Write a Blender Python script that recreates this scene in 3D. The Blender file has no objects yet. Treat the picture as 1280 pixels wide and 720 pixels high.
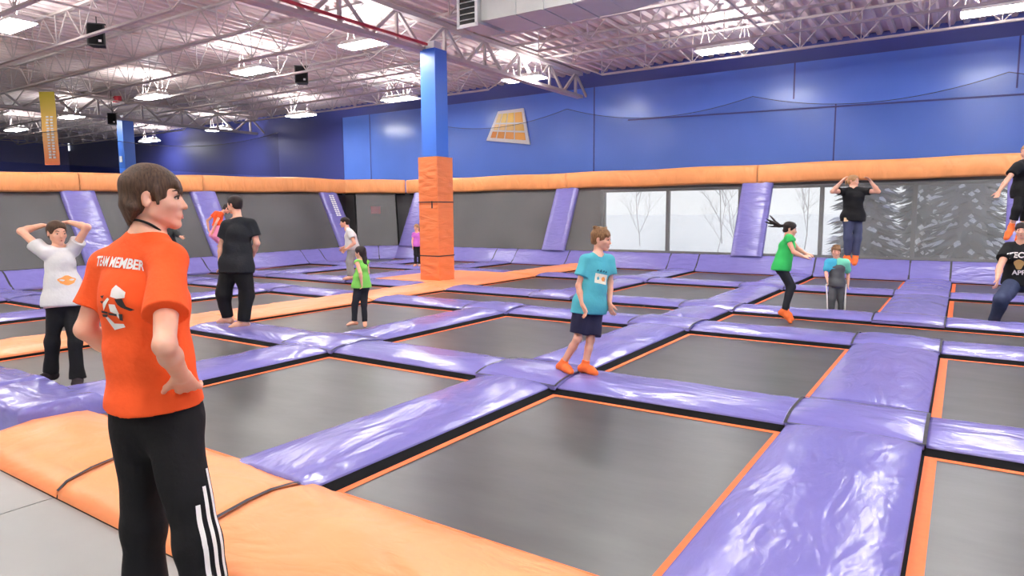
import bpy, bmesh, math, random
import numpy as np
from mathutils import Vector, Matrix
from mathutils.bvhtree import BVHTree

# ---------------------------------------------------------------- camera, world, exposure
scene = bpy.context.scene
COL = scene.collection
cam_data = bpy.data.cameras.new('camera')
cam = bpy.data.objects.new('camera', cam_data)
COL.objects.link(cam)
cam_data.sensor_width = 36.0
cam_data.lens = 23.591
cam_data.clip_start = 0.05
cam_data.clip_end = 400
YAW, PITCH, ROLL = math.radians(33.8329), math.radians(6.3615), math.radians(-0.3479)
_F = Vector((-math.sin(YAW)*math.cos(PITCH), math.cos(YAW)*math.cos(PITCH), -math.sin(PITCH)))
_R = Vector((math.cos(YAW), math.sin(YAW), 0)); _U = _R.cross(_F)
_R = (_R*math.cos(ROLL) + _U*math.sin(ROLL)).normalized(); _U = _R.cross(_F)
cam.matrix_world = Matrix(((_R.x, _U.x, -_F.x, 0), (_R.y, _U.y, -_F.y, 0), (_R.z, _U.z, -_F.z, 1.6), (0, 0, 0, 1)))
scene.camera = cam

world = bpy.data.worlds.new('overcast_sky'); scene.world = world
world.use_nodes = True
_bg = world.node_tree.nodes['Background']
_bg.inputs[0].default_value = (0.92, 0.96, 1.0, 1)
_bg.inputs[1].default_value = 1.35

scene.view_settings.view_transform = 'Standard'
scene.view_settings.look = 'None'
scene.view_settings.exposure = 0.5
scene.view_settings.gamma = 1.0
scene.view_settings.use_curve_mapping = False
scene.cycles.use_denoising = True
scene.cycles.max_bounces = 8
scene.cycles.diffuse_bounces = 4
scene.cycles.transparent_max_bounces = 16
scene.cycles.sample_clamp_indirect = 6.0
LENS_STRENGTH = 62.0        # diffuser of each ceiling light
UPLIGHT_STRENGTH = 120.0     # slots in the top of each ceiling light

rnd = random.Random(7)

# ---------------------------------------------------------------- helpers: materials
def s2l(c):
    return tuple((x/12.92 if x <= 0.04045 else ((x+0.055)/1.055)**2.4) for x in c)
def rgb(r, g, b):
    return s2l((r/255, g/255, b/255))

def new_mat(name):
    m = bpy.data.materials.new(name); m.use_nodes = True
    nt = m.node_tree
    return m, nt, nt.nodes['Principled BSDF']

def plain(name, col, rough=0.5, metal=0.0, spec=0.5, noise=0.0, nscale=8.0, bump=0.0, bscale=40.0, stretch=(1, 1, 1)):
    m, nt, b = new_mat(name)
    b.inputs['Base Color'].default_value = (*col, 1)
    b.inputs['Roughness'].default_value = rough
    b.inputs['Metallic'].default_value = metal
    b.inputs['Specular IOR Level'].default_value = spec
    if noise or bump:
        tc = nt.nodes.new('ShaderNodeNewGeometry')
        mp = nt.nodes.new('ShaderNodeMapping'); mp.inputs['Scale'].default_value = stretch
        nt.links.new(tc.outputs['Position'], mp.inputs['Vector'])
    if noise:
        n = nt.nodes.new('ShaderNodeTexNoise'); n.inputs['Scale'].default_value = nscale; n.inputs['Detail'].default_value = 4
        nt.links.new(mp.outputs[0], n.inputs['Vector'])
        r = nt.nodes.new('ShaderNodeValToRGB')
        r.color_ramp.elements[0].position = 0.3; r.color_ramp.elements[1].position = 0.7
        r.color_ramp.elements[0].color = (*[c*(1-noise) for c in col], 1)
        r.color_ramp.elements[1].color = (*[min(1, c*(1+noise)) for c in col], 1)
        nt.links.new(n.outputs['Fac'], r.inputs['Fac']); nt.links.new(r.outputs['Color'], b.inputs['Base Color'])
    if bump:
        n2 = nt.nodes.new('ShaderNodeTexNoise'); n2.inputs['Scale'].default_value = bscale; n2.inputs['Detail'].default_value = 3
        nt.links.new(mp.outputs[0], n2.inputs['Vector'])
        bp = nt.nodes.new('ShaderNodeBump'); bp.inputs['Strength'].default_value = bump; bp.inputs['Distance'].default_value = 0.02
        nt.links.new(n2.outputs['Fac'], bp.inputs['Height']); nt.links.new(bp.outputs[0], b.inputs['Normal'])
    return m

def vinyl(name, col, rough=0.32, stretch=(2.2, 2.2, 2.2), strength=0.34, fine=6.5):
    """coated vinyl pad cover: puckered, semi-gloss"""
    m, nt, b = new_mat(name)
    b.inputs['Roughness'].default_value = rough
    b.inputs['Specular IOR Level'].default_value = 0.5
    g = nt.nodes.new('ShaderNodeNewGeometry')
    mp = nt.nodes.new('ShaderNodeMapping'); mp.inputs['Scale'].default_value = stretch
    nt.links.new(g.outputs['Position'], mp.inputs['Vector'])
    n1 = nt.nodes.new('ShaderNodeTexNoise'); n1.inputs['Scale'].default_value = 1.0; n1.inputs['Detail'].default_value = 2.5; n1.inputs['Distortion'].default_value = 1.6
    n2 = nt.nodes.new('ShaderNodeTexNoise'); n2.inputs['Scale'].default_value = fine; n2.inputs['Detail'].default_value = 2; n2.inputs['Distortion'].default_value = 1.0
    for n in (n1, n2): nt.links.new(mp.outputs[0], n.inputs['Vector'])
    mix = nt.nodes.new('ShaderNodeMath'); mix.operation = 'MULTIPLY_ADD'
    nt.links.new(n2.outputs['Fac'], mix.inputs[0]); mix.inputs[1].default_value = 0.11; nt.links.new(n1.outputs['Fac'], mix.inputs[2])
    bp = nt.nodes.new('ShaderNodeBump'); bp.inputs['Strength'].default_value = strength; bp.inputs['Distance'].default_value = 0.07
    nt.links.new(mix.outputs[0], bp.inputs['Height']); nt.links.new(bp.outputs[0], b.inputs['Normal'])
    r = nt.nodes.new('ShaderNodeValToRGB')
    r.color_ramp.elements[0].position = 0.25; r.color_ramp.elements[1].position = 0.8
    r.color_ramp.elements[0].color = (*[c*0.94 for c in col], 1); r.color_ramp.elements[1].color = (*[min(1, c*1.06) for c in col], 1)
    nt.links.new(n1.outputs['Fac'], r.inputs['Fac']); nt.links.new(r.outputs['Color'], b.inputs['Base Color'])
    return m

def emit(name, col, strength):
    m, nt, b = new_mat(name)
    b.inputs['Base Color'].default_value = (*col, 1)
    b.inputs['Emission Color'].default_value = (*col, 1)
    b.inputs['Emission Strength'].default_value = strength
    return m

def veil(name, col, coverage, rough=0.8, glare_cloud=0.0):
    """open-weave netting: part thread, part hole"""
    m, nt, b = new_mat(name)
    b.inputs['Base Color'].default_value = (*col, 1); b.inputs['Roughness'].default_value = rough
    tr = nt.nodes.new('ShaderNodeBsdfTransparent'); mx = nt.nodes.new('ShaderNodeMixShader')
    out = [n for n in nt.nodes if n.type == 'OUTPUT_MATERIAL'][0]
    mx.inputs[0].default_value = coverage
    if glare_cloud:
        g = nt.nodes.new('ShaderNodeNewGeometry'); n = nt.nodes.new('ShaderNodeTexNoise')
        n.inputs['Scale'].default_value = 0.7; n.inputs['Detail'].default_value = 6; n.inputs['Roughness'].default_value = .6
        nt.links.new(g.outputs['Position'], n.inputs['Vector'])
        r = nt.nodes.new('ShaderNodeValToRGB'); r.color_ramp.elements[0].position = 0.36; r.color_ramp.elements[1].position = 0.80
        r.color_ramp.elements[0].color = (*col, 1); r.color_ramp.elements[1].color = (*[c+glare_cloud for c in col], 1)
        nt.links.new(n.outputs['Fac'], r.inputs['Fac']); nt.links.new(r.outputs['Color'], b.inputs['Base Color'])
    nt.links.new(tr.outputs[0], mx.inputs[1]); nt.links.new(b.outputs[0], mx.inputs[2]); nt.links.new(mx.outputs[0], out.inputs[0])
    return m

def glass(name):
    m, nt, b = new_mat(name)
    tr = nt.nodes.new('ShaderNodeBsdfTransparent'); gl = nt.nodes.new('ShaderNodeBsdfGlossy'); gl.inputs['Roughness'].default_value = 0.02
    fr = nt.nodes.new('ShaderNodeFresnel'); fr.inputs['IOR'].default_value = 1.35
    mx = nt.nodes.new('ShaderNodeMixShader'); out = [n for n in nt.nodes if n.type == 'OUTPUT_MATERIAL'][0]
    nt.links.new(fr.outputs[0], mx.inputs[0]); nt.links.new(tr.outputs[0], mx.inputs[1]); nt.links.new(gl.outputs[0], mx.inputs[2])
    nt.links.new(mx.outputs[0], out.inputs[0])
    return m

PURPLE = rgb(120, 114, 180); ORANGE = rgb(245, 149, 94)
M = dict(
    purple_x=vinyl('purple_vinyl', PURPLE, 0.23, (1.1, 3.2, 2.0)),
    purple_y=vinyl('purple_vinyl_crosswise', PURPLE, 0.23, (3.2, 1.1, 2.0)),
    purple_wall=vinyl('purple_wall_vinyl', PURPLE, 0.23, (1.6, 1.6, 6.0), 0.4),
    orange_x=vinyl('orange_vinyl', ORANGE, 0.42, (1.1, 2.4, 2.0), 0.4),
    orange_y=vinyl('orange_vinyl_lengthwise', ORANGE, 0.42, (2.4, 1.1, 2.0), 0.4),
    orange_rail=vinyl('orange_rail_vinyl', rgb(246, 164, 100), 0.45, (2.6, 2.6, 1.1), 0.55),
    orange_post=vinyl('orange_post_vinyl', rgb(244, 136, 78), 0.45, (1.5, 1.5, 5.0), 0.35),
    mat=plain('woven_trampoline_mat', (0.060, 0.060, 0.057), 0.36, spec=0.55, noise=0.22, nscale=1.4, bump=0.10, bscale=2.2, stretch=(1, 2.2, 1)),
    skirt=plain('black_skirt', (0.006, 0.006, 0.007), 0.8, spec=0.1),
    webbing=plain('orange_webbing', rgb(244, 112, 52), 0.6, noise=0.06, nscale=20),
    strap=plain('black_strap', (0.02, 0.018, 0.025), 0.6),
    concrete=plain('sealed_concrete', (0.285, 0.285, 0.272), 0.45, spec=0.35, noise=0.06, nscale=2.0),
    joint=plain('floor_joint', (0.20, 0.20, 0.19), 0.8),
    pit=plain('dark_pit', (0.03, 0.03, 0.03), 0.9),
    blue=plain('blue_wall_paint', rgb(94, 132, 226), 0.24, spec=0.5, noise=0.03, nscale=1.2),
    navy=plain('navy_paint_and_shade', rgb(58, 66, 140), 0.45),
    darkgrey=plain('charcoal_wall_paint', rgb(70, 70, 72), 0.6),
    midgrey=plain('grey_wall_paint', rgb(150, 150, 150), 0.6),
    whitewall=plain('off_white_wall', (0.62, 0.62, 0.60), 0.6),
    deck=plain('painted_roof_deck', rgb(222, 206, 204), 0.55, noise=0.04, nscale=1.0),
    steel=plain('painted_roof_steel', rgb(198, 188, 186), 0.5),
    red=plain('red_pipe_paint', rgb(196, 60, 76), 0.45),
    redbox=plain('red_box_plastic', rgb(232, 60, 84), 0.4),
    bluepost=plain('blue_post_paint', rgb(66, 122, 226), 0.35),
    galv=plain('galvanised_duct', rgb(206, 210, 206), 0.45, metal=0.25, noise=0.05, nscale=3),
    black=plain('black_plastic', (0.012, 0.012, 0.013), 0.45),
    winframe=plain('grey_window_frame', rgb(112, 112, 112), 0.5),
    glass=glass('window_glass'),
    meshbed=veil('black_wall_mesh', (0.135, 0.135, 0.135), 0.55, 0.5, glare_cloud=0.12),  # glare off the mesh is painted into its colour as pale clouds
    net=veil('black_safety_net', (0.006, 0.006, 0.010), 0.16),
    net_dark=veil('black_safety_net_doubled', (0.006, 0.006, 0.010), 0.32),
    lens=emit('light_diffuser', (1.0, 0.985, 0.96), LENS_STRENGTH),
    uplight=emit('light_top_slot', (1.0, 0.985, 0.96), UPLIGHT_STRENGTH),
    white=plain('white_enamel', (0.8, 0.8, 0.8), 0.4),
    snow=plain('snow', (0.86, 0.88, 0.92), 0.8),
    bark=plain('grey_bark', rgb(186, 184, 182), 0.9),
    needle=plain('evergreen_needles', rgb(126, 132, 130), 0.9),
)

# ---------------------------------------------------------------- helpers: geometry
class MB:
    def __init__(s): s.v = []; s.f = []
    def add(s, V, Fs):
        o = len(s.v); s.v += [tuple(map(float, p)) for p in V]; s.f += [tuple(i+o for i in q) for q in Fs]; return s
    def box(s, c, d, ax=None):
        ax = ax or (Vector((1, 0, 0)), Vector((0, 1, 0)), Vector((0, 0, 1)))
        c = Vector(c); V = []
        for i in (-1, 1):
            for j in (-1, 1):
                for k in (-1, 1): V.append(c+ax[0]*(i*d[0]/2)+ax[1]*(j*d[1]/2)+ax[2]*(k*d[2]/2))
        return s.add(V, [(0, 1, 3, 2), (4, 6, 7, 5), (0, 4, 5, 1), (2, 3, 7, 6), (0, 2, 6, 4), (1, 5, 7, 3)])
    def bar(s, a, b, w, h=None, up=(0, 0, 1)):
        a, b = Vector(a), Vector(b); d = (b-a); L = d.length; d.normalize(); up = Vector(up)
        if abs(d.dot(up)) > 0.98: up = Vector((1, 0, 0))
        x = d.cross(up).normalized(); y = x.cross(d)
        return s.box((a+b)/2, (L, w, h or w), (d, x, y))
    def tube(s, pts, r, n=6, cap=True):
        pts = [Vector(p) for p in pts]; rr = r if isinstance(r, (list, tuple)) else [r]*len(pts)
        V = []; Fs = []; prev = None
        for i, p in enumerate(pts):
            d = (pts[min(i+1, len(pts)-1)]-pts[max(i-1, 0)]).normalized()
            if prev is None:
                x = d.orthogonal().normalized()
            else:
                x = (prev-d*prev.dot(d)).normalized()
            prev = x; y = d.cross(x)
            for k in range(n):
                a = 2*math.pi*k/n; V.append(p+(x*math.cos(a)+y*math.sin(a))*rr[i])
        for i in range(len(pts)-1):
            for k in range(n):
                a = i*n+k; b = i*n+(k+1) % n; Fs.append((a, b, b+n, a+n))
        if cap: Fs.append(tuple(range(n))[::-1]); Fs.append(tuple(range((len(pts)-1)*n, len(pts)*n)))
        return s.add(V, Fs)
    def grid(s, P):
        """P: rows of points -> quad sheet"""
        n = len(P[0]); V = [p for row in P for p in row]
        return s.add(V, [(i*n+j, i*n+j+1, (i+1)*n+j+1, (i+1)*n+j) for i in range(len(P)-1) for j in range(n-1)])
    def prism(s, poly, z0, z1):
        n = len(poly)
        return s.add([(x, y, z0) for x, y in poly]+[(x, y, z1) for x, y in poly],
                     [tuple(range(n))[::-1], tuple(range(n, 2*n))]+[(i, (i+1) % n, n+(i+1) % n, n+i) for i in range(n)])
    def build(s, name, mat, parent=None, loc=(0, 0, 0), smooth=False):
        me = bpy.data.meshes.new(name); me.from_pydata(s.v, [], s.f); me.update()
        return mesh_object(name, me, mat, parent, loc, smooth)

def mesh_object(name, me, mat, parent=None, loc=(0, 0, 0), smooth=False):
    if mat is not None and not me.materials: me.materials.append(mat)
    if smooth: me.polygons.foreach_set('use_smooth', [True]*len(me.polygons))
    o = bpy.data.objects.new(name, me); COL.objects.link(o); o.location = loc
    if parent is not None: o.parent = parent
    return o

def tag(o, label=None, cat=None, group=None, kind=None):
    if label: o['label'] = label
    if cat: o['category'] = cat
    if group: o['group'] = group
    if kind: o['kind'] = kind
    return o
def thing(name, loc, label, cat, group=None, rz=0.0):
    o = bpy.data.objects.new(name, None); COL.objects.link(o); o.location = loc; o.rotation_euler = (0, 0, rz)
    o.empty_display_size = 0.1
    return tag(o, label, cat, group)
def dup(root, loc, label=None, rz=None):
    r = root.copy(); COL.objects.link(r); r.location = loc
    if rz is not None: r.rotation_euler = (0, 0, rz)
    if label: r['label'] = label
    for ch in list(root.children):
        c = ch.copy(); COL.objects.link(c); c.parent = r
        for g in list(ch.children):
            d = g.copy(); COL.objects.link(d); d.parent = c
    return r
def struct(o): o['kind'] = 'structure'; return o

def text_mesh(body, size=1.0):
    cu = bpy.data.curves.new('lettering', 'FONT'); cu.body = body; cu.size = size; cu.align_x = 'CENTER'; cu.align_y = 'CENTER'
    cu.offset = 0.032*size; cu.resolution_u = 3
    o = bpy.data.objects.new('lettering', cu); COL.objects.link(o)
    dg = bpy.context.evaluated_depsgraph_get(); me = bpy.data.meshes.new_from_object(o.evaluated_get(dg))
    bm = bmesh.new(); bm.from_mesh(me); bmesh.ops.triangulate(bm, faces=bm.faces)
    V = [(v.co.x, v.co.y) for v in bm.verts]; Fs = [tuple(v.index for v in f.verts) for f in bm.faces]
    bm.free(); bpy.data.objects.remove(o); bpy.data.meshes.remove(me); bpy.data.curves.remove(cu)
    return V, Fs

# ---------------------------------------------------------------- room shell
XL, XR, YF, YB = -46.0, 9.0, -9.0, 19.7
DECK_Z = 6.03
# concrete slabs on both sides of the front court edge
fl = struct(MB().box(((XL+XR)/2, (YF+1.66)/2, -0.16), (XR-XL, 1.66-YF, 0.16)).build('floor', M['joint']))
k = 0
ang = 0.0
for i in range(-6, 4):
    for j in range(0, 4):
        x0, y1 = -4.39+i*3.6, 1.655-j*2.65
        x1, y0 = min(x0+3.588, XR-0.02), max(y1-2.638, YF+0.02)
        if x1-x0 < 0.5 or y1-y0 < 0.5: continue
        MB().box(((x0+x1)/2, (y0+y1)/2, -0.071), (x1-x0, y1-y0, 0.018)).build('concrete_slab', M['concrete'], fl)
struct(MB().box(((XL+XR)/2, (1.66+YB)/2, -0.62), (XR-XL, YB-1.66, 0.04)).build('floor', M['pit']))

# roof deck: corrugated steel, flutes along Y
fl_p = 0.305; Vp = []
x = XL; prof = []
while x < XR:
    prof += [(x, 0.0), (x+0.10, 0.0), (x+0.135, 0.075), (x+0.27, 0.075)]; x += fl_p
mb = MB(); mb.grid([[(px, YF, DECK_Z+pz) for px, pz in prof], [(px, YB+0.5, DECK_Z+pz) for px, pz in prof]])
mb.box(((XL+XR)/2, (YF+YB)/2, DECK_Z+0.2), (XR-XL+1, YB-YF+1.6, 0.1))
struct(mb.build('ceiling', M['deck']))

# back wall with five windows; lower face proud of the dark band above
WIN = [(-9.63, -7.57), (-7.47, -5.41), (-5.31, -3.25), (-3.15, -1.09), (-0.99, 1.07)]
WZ0, WZ1 = 0.42, 2.24
wb = MB()
T = 0.3
def wbox(x0, x1, z0, z1, y0=YB, y1=YB+T): wb.box(((x0+x1)/2, (y0+y1)/2, (z0+z1)/2), (x1-x0, y1-y0, z1-z0))
wbox(-21.6, XR, 2.40, 5.57)
back = struct(wb.build('wall_back', M['blue']))
wb = MB(); wbox(XL, -21.62, -0.6, 5.57)
wb.build('dark_wall_panel', M['navy'], back)
wb = MB(); wbox(XL, XR, 5.57, DECK_Z+0.15, YB+0.10, YB+T); wb.build('upper_wall_shade_band', M['navy'], back)  # shade above the ledge is put into the band's navy colour
wb = MB(); wbox(-21.6, -9.75, -0.6, 2.40)
wb.build('lower_wall_panel', M['darkgrey'], back)
wb = MB(); wbox(-9.75, 1.2, -0.6, WZ0-0.06); wbox(-9.75, 1.2, WZ1+0.06, 2.40); wbox(1.2, XR, -0.6, 2.40); wb.build('lower_wall_panel', M['midgrey'], back)
# vertical and horizontal joints between the wall panels
for xx, z0, z1 in ((-20.03, 2.4, 5.57), (-10.0, 2.4, 5.57), (-4.0, 4.62, 5.57), (-2.95, 2.4, 4.4), (0.85, 4.4, 5.57)):
    MB().box((xx, YB-0.006, (z0+z1)/2), (0.035, 0.012, z1-z0)).build('panel_joint', M['navy'], back)
MB().bar((-8.83, YB-0.006, 4.45), (XR, YB-0.006, 4.08), 0.012, 0.045).build('panel_joint', M['navy'], back)
for i, (x0, x1) in enumerate(WIN):
    mb = MB(); y = YB+0.12; t = 0.055
    for z in (WZ0-0.03, WZ1+0.03): mb.box(((x0+x1)/2, y, z), (x1-x0+0.10, 0.12, 0.06))
    for xx in (x0-0.025, x1+0.025): mb.box((xx, y, (WZ0+WZ1)/2), (0.05, 0.12, WZ1-WZ0))
    w = struct(mb.build('window_%d' % (i+1), M['winframe']))
    MB().box(((x0+x1)/2, y, (WZ0+WZ1)/2), (x1-x0, 0.012, WZ1-WZ0)).build('pane', M['glass'], w)
# remaining walls
struct(MB().box((XL-0.1, (YF+YB)/2, 2.75), (0.2, YB-YF, 6.9)).build('wall_left', plain('navy_end_wall', rgb(96, 106, 186), .5)))
struct(MB().box((XR+0.1, (YF+YB)/2, 2.75), (0.2, YB-YF, 6.9)).build('wall_right', M['blue']))
struct(MB().box(((XL+XR)/2, YF-0.1, 2.75), (XR-XL, 0.2, 6.9)).build('wall_front', M['whitewall']))

# ---------------------------------------------------------------- outdoors beyond the windows
gm = MB(); P = []
for j in range(0, 14):
    yy = YB+0.4+j*j*0.7
    P.append([(xx, yy, -0.35+0.1*math.sin(xx*0.7+j)+0.012*(yy-YB)) for xx in np.linspace(-70, 50, 60)])
gm.grid(P); struct(gm.build('ground', M['snow'], smooth=True))
def bare_tree(x, y, h, seed, label):
    r = random.Random(seed); mb = MB()
    def branch(p, d, L, rad, lev):
        pts = [p]; q = Vector(p)
        for i in range(3):
            d = (d+Vector((r.uniform(-.18, .18), r.uniform(-.18, .18), r.uniform(-.02, .12)))).normalized(); q = q+d*(L/3); pts.append(q.copy())
        mb.tube(pts, [rad, rad*.85, rad*.7, rad*.5], 5 if lev else 7)
        if lev < 3:
            for c in range(6 if lev < 2 else 4):
                t = r.choice(pts[1:]); nd = (d+Vector((r.uniform(-1, 1), r.uniform(-1, 1), r.uniform(-.1, .7)))).normalized()
                branch(t, nd, L*r.uniform(.45, .65), rad*.5, lev+1)
    branch(Vector((0, 0, -0.3)), Vector((0, 0, 1)), h, h*0.0085, 0)
    o = thing('bare_tree', (x, y, -0.2), label, 'tree', 'trees outside the windows')
    mb.build('trunk_and_branches', M['bark'], o)
bare_tree(-14.0, 33, 3.0, 1, 'leafless tree in the snow outside, farthest left through the windows')
bare_tree(-9.4, 31, 2.4, 2, 'leafless tree in the snow outside the second window from the left')
bare_tree(-11.2, 38, 4.5, 3, 'taller leafless tree standing behind the others outside the second window')
bare_tree(-7.9, 29, 2.6, 4, 'leafless tree outside, close to the right edge of the second window')
bare_tree(-6.2, 34, 3.2, 6, 'leafless tree in the snow outside the middle window')
def evergreen(x, y, h, R, seed, label):
    r = random.Random(seed); o = thing('evergreen_tree', (x, y, -0.3), label, 'tree', 'evergreens outside the windows')
    MB().tube([(0, 0, 0), (0, 0, h*.9)], [.16, .04], 7).build('trunk', M['bark'], o)
    mb = MB(); sn = MB()
    for i in range(1300):
        t = r.random()**0.8; z = 0.25+t*(h-0.3); rad = R*(1-t)+.15; a = r.uniform(0, 6.283); L = rad*r.uniform(.5, 1)
        d = Vector((math.cos(a), math.sin(a), -0.25-0.2*r.random())); s_ = Vector((-math.sin(a), math.cos(a), 0))
        p0 = Vector((0, 0, z)); p1 = p0+d*L; wd = .10+.14*L/R
        V = [p0, p0+d*L*.5+s_*wd, p1, p0+d*L*.5-s_*wd, p0+d*L*.5+Vector((0, 0, .10)), p0+d*L*.5-Vector((0, 0, .08))]
        Fs = [(0, 1, 4), (1, 2, 4), (2, 3, 4), (3, 0, 4), (1, 0, 5), (2, 1, 5), (3, 2, 5), (0, 3, 5)]
        mb.add(V, Fs)
        if r.random() < .45:
            up = Vector((0, 0, .07)); sn.add([q+up for q in (p0+d*L*.62, p0+d*L*.82+s_*wd*.4, p1, p0+d*L*.80-s_*wd*.45)]+[p0+d*L*.8+up*2.2], [(0, 1, 4), (1, 2, 4), (2, 3, 4), (3, 0, 4), (3, 2, 1, 0)])
    tag(mb.build('needle_boughs', M['needle'], o), kind='stuff'); tag(sn.build('snow_clumps', M['snow'], o), kind='stuff')
evergreen(-2.5, 23.6, 8.5, 1.3, 11, 'snowy dark evergreen filling the fourth window')
evergreen(0.15, 23.6, 9.0, 1.33, 12, 'snowy dark evergreen filling the rightmost window')
evergreen(-1.1, 26.6, 9.5, 1.6, 13, 'snowy evergreen standing behind the gap of the two nearer evergreens')
evergreen(2.2, 26.6, 9.5, 1.6, 14, 'snowy evergreen showing at the right edge of the rightmost window')

# ---------------------------------------------------------------- roof steel
JX0, JX1 = -10.3, 6.1      # a bay between girders
def build_joist(x0, x1):
    L = x1-x0; o = thing('roof_joist', (x0, 0, 0), '', 'roof joist', 'white steel roof joists')
    zt, zb = DECK_Z-0.035, 5.33
    MB().bar((0.05, 0, zt), (L-0.05, 0, zt), 0.09, 0.05).build('top_chord', M['steel'], o)
    MB().bar((1.9, 0, zb), (L-1.9, 0, zb), 0.08, 0.045).build('bottom_chord', M['steel'], o)
    n = int(round((L-3.8)/1.2)); mb = MB(); st = (L-3.8)/n
    mb.bar((0.3, 0, zt), (1.9, 0, zb), 0.028); mb.bar((L-0.3, 0, zt), (L-1.9, 0, zb), 0.028)
    for i in range(n):
        a = 1.9+i*st
        mb.bar((a, 0, zb), (a+st*.5, 0, zt), 0.020); mb.bar((a+st*.5, 0, zt), (a+st, 0, zb), 0.020)
        mb.bar((a, 0, zb), (a, 0, zt), 0.018)
    mb.build('web', M['steel'], o)
    return o
JY = [16.98-1.64*i for i in range(11)]
ordn = ['first', 'second', 'third', 'fourth', 'fifth', 'sixth', 'seventh', 'eighth', 'ninth', 'tenth', 'eleventh', 'twelfth']
BAYS = [(-10.3, 6.1, 'right of the near girder'), (-26.8, -10.3, 'between the two girders'), (-43.3, -26.8, 'beyond the far girder')]
proto = None
for bx0, bx1, bl in BAYS:
    for i, y in enumerate(JY):
        lab = 'steel roof joist, %s from the back wall, %s' % (ordn[i], bl)
        if proto is None or abs((bx1-bx0)-proto_len) > .01:
            proto = build_joist(bx0, bx1); proto_len = bx1-bx0; proto.location = (bx0, y, 0); proto['label'] = lab
        else: dup(proto, (bx0, y, 0), lab)
for bx0, bx1, bl in BAYS:      # bridging angles between the joists
    for q, fr in enumerate((.2, .4, .6, .8)):
        x = bx0+(bx1-bx0)*fr
        o = thing('joist_bridging', (x, 0, 0), 'thin steel joist bridging, %s from the left, %s' % (ordn[q], bl), 'bridging', 'joist bridging')
        MB().bar((0, -0.5, 5.37), (0, 17.0, 5.37), 0.03).build('bottom_angle', M['steel'], o)
        MB().bar((0, -0.5, 5.93), (0, 17.0, 5.93), 0.03).build('top_angle', M['steel'], o)
def girder(x, label):
    o = thing('roof_girder', (x, 0, 0), label, 'girder', 'roof girders')
    y0, y1 = -6.0, 19.3; zt, zb = 5.93, 5.24
    for n, z, w in (('top_chord', zt, .2), ('bottom_chord', zb, .22)):
        MB().bar((0, y0, z), (0, y1, z), w, .09).build(n, M['steel'], o)
    y = y0+.2; i = 0
    while y < y1-1.0:
        for a, b in (((0, y, zb), (0, y+.8, zt)), ((0, y+.8, zt), (0, y+1.6, zb)), ((0, y+.8, zt), (0, y+.8, zb))):
            MB().bar(a, b, .07 if i % 2 else .06).build('web_member', M['steel'], o); i += 1
        y += 1.6
    return o
girder(-10.3, 'deep white roof girder running over the orange padded column')
girder(-26.8, 'white roof girder over the distant blue column')
tag(MB().bar((-10.13, -6, 5.34), (-10.13, 12.0, 5.34), .05).build('sprinkler_pipe', M['red']), 'red sprinkler pipe along the near roof girder', 'pipe')

# ceiling lights
def make_light():
    o = thing('ceiling_light', (0, 0, 0), '', 'ceiling light', 'high bay ceiling lights')
    MB().add([(-.62, -.24, .0), (.62, -.24, .0), (.62, .24, .0), (-.62, .24, .0), (-.58, -.16, .11), (.58, -.16, .11), (.58, .16, .11), (-.58, .16, .11)],
             [(0, 1, 5, 4), (1, 2, 6, 5), (2, 3, 7, 6), (3, 0, 4, 7), (4, 5, 6, 7)]).build('housing', M['white'], o)
    MB().box((0, 0, -.012), (1.20, .44, .02)).build('diffuser', M['lens'], o)
    for y in (-.08, .08): MB().box((0, y, .117), (1.0, .05, .012)).build('top_slot', M['uplight'], o)
    for x in (-.45, .45):
        mb = MB(); mb.tube([(x-.13, 0, .1), (x, 0, DECK_Z-5.36)], .008, 5); mb.tube([(x+.13, 0, .1), (x, 0, DECK_Z-5.36)], .008, 5); mb.build('hanger', M['steel'], o)
    return o
LZ = 5.32
LIGHTS = [(0.35, 15.9, 'at the far right in front of the blue wall'), (-4.8, 16.0, 'right of centre along the blue wall'), (-10.4, 16.2, 'behind the padded column along the blue wall'),
 (-15.5, 16.6, 'just left of the padded column along the back wall'), (-21.0, 17.1, 'over the left end of the blue wall'), (-27.4, 17.8, 'over the navy wall, next past the blue wall end'), (-34.2, 18.4, 'farthest off over the navy wall'),
 (-11.15, 10.9, 'beside the girder, above and left of the padded column'), (-15.6, 11.2, 'second row, over the man in black'), (-21.5, 11.75, 'second row, right of the distant blue column'), (-28.2, 12.3, 'second row, beside the yellow hanging banner'), (-34.3, 12.7, 'second row, at the far left'),
 (-15.8, 5.9, 'third row, at the left edge of view'), (-10.4, 5.8, 'third row, over the near girder'), (-4.9, 5.8, 'third row, over the front trampolines'), (0.5, 5.8, 'third row, right above the camera side'), (-4.9, 10.9, 'second row, past the air duct'), (0.5, 10.9, 'second row, far right'), (-21.4, 6.2, 'third row, left of view'), (-28, 6.6, 'third row, far left of view'),
 (-15.6, 0.6, 'fourth row, left'), (-10.4, 0.6, 'fourth row, over the concrete floor'), (-4.9, 0.6, 'fourth row, above the teenager'), (0.5, 0.6, 'fourth row, behind the camera'), (5.8, 0.6, 'fourth row, right'), (5.8, 5.8, 'third row, right end'), (5.8, 10.9, 'second row, right end'), (5.8, 16.0, 'back row, right end'),
 (-15.6, -4.6, 'fifth row, left'), (-10.4, -4.6, 'fifth row, second'), (-4.9, -4.6, 'fifth row, third'), (0.5, -4.6, 'fifth row, fourth')]
lp = None
for x, y, d in LIGHTS:
    lab = 'bright white high bay light fixture, '+d
    if lp is None: lp = make_light(); lp.location = (x, y, LZ); lp['label'] = lab
    else: dup(lp, (x, y, LZ), lab)

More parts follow.
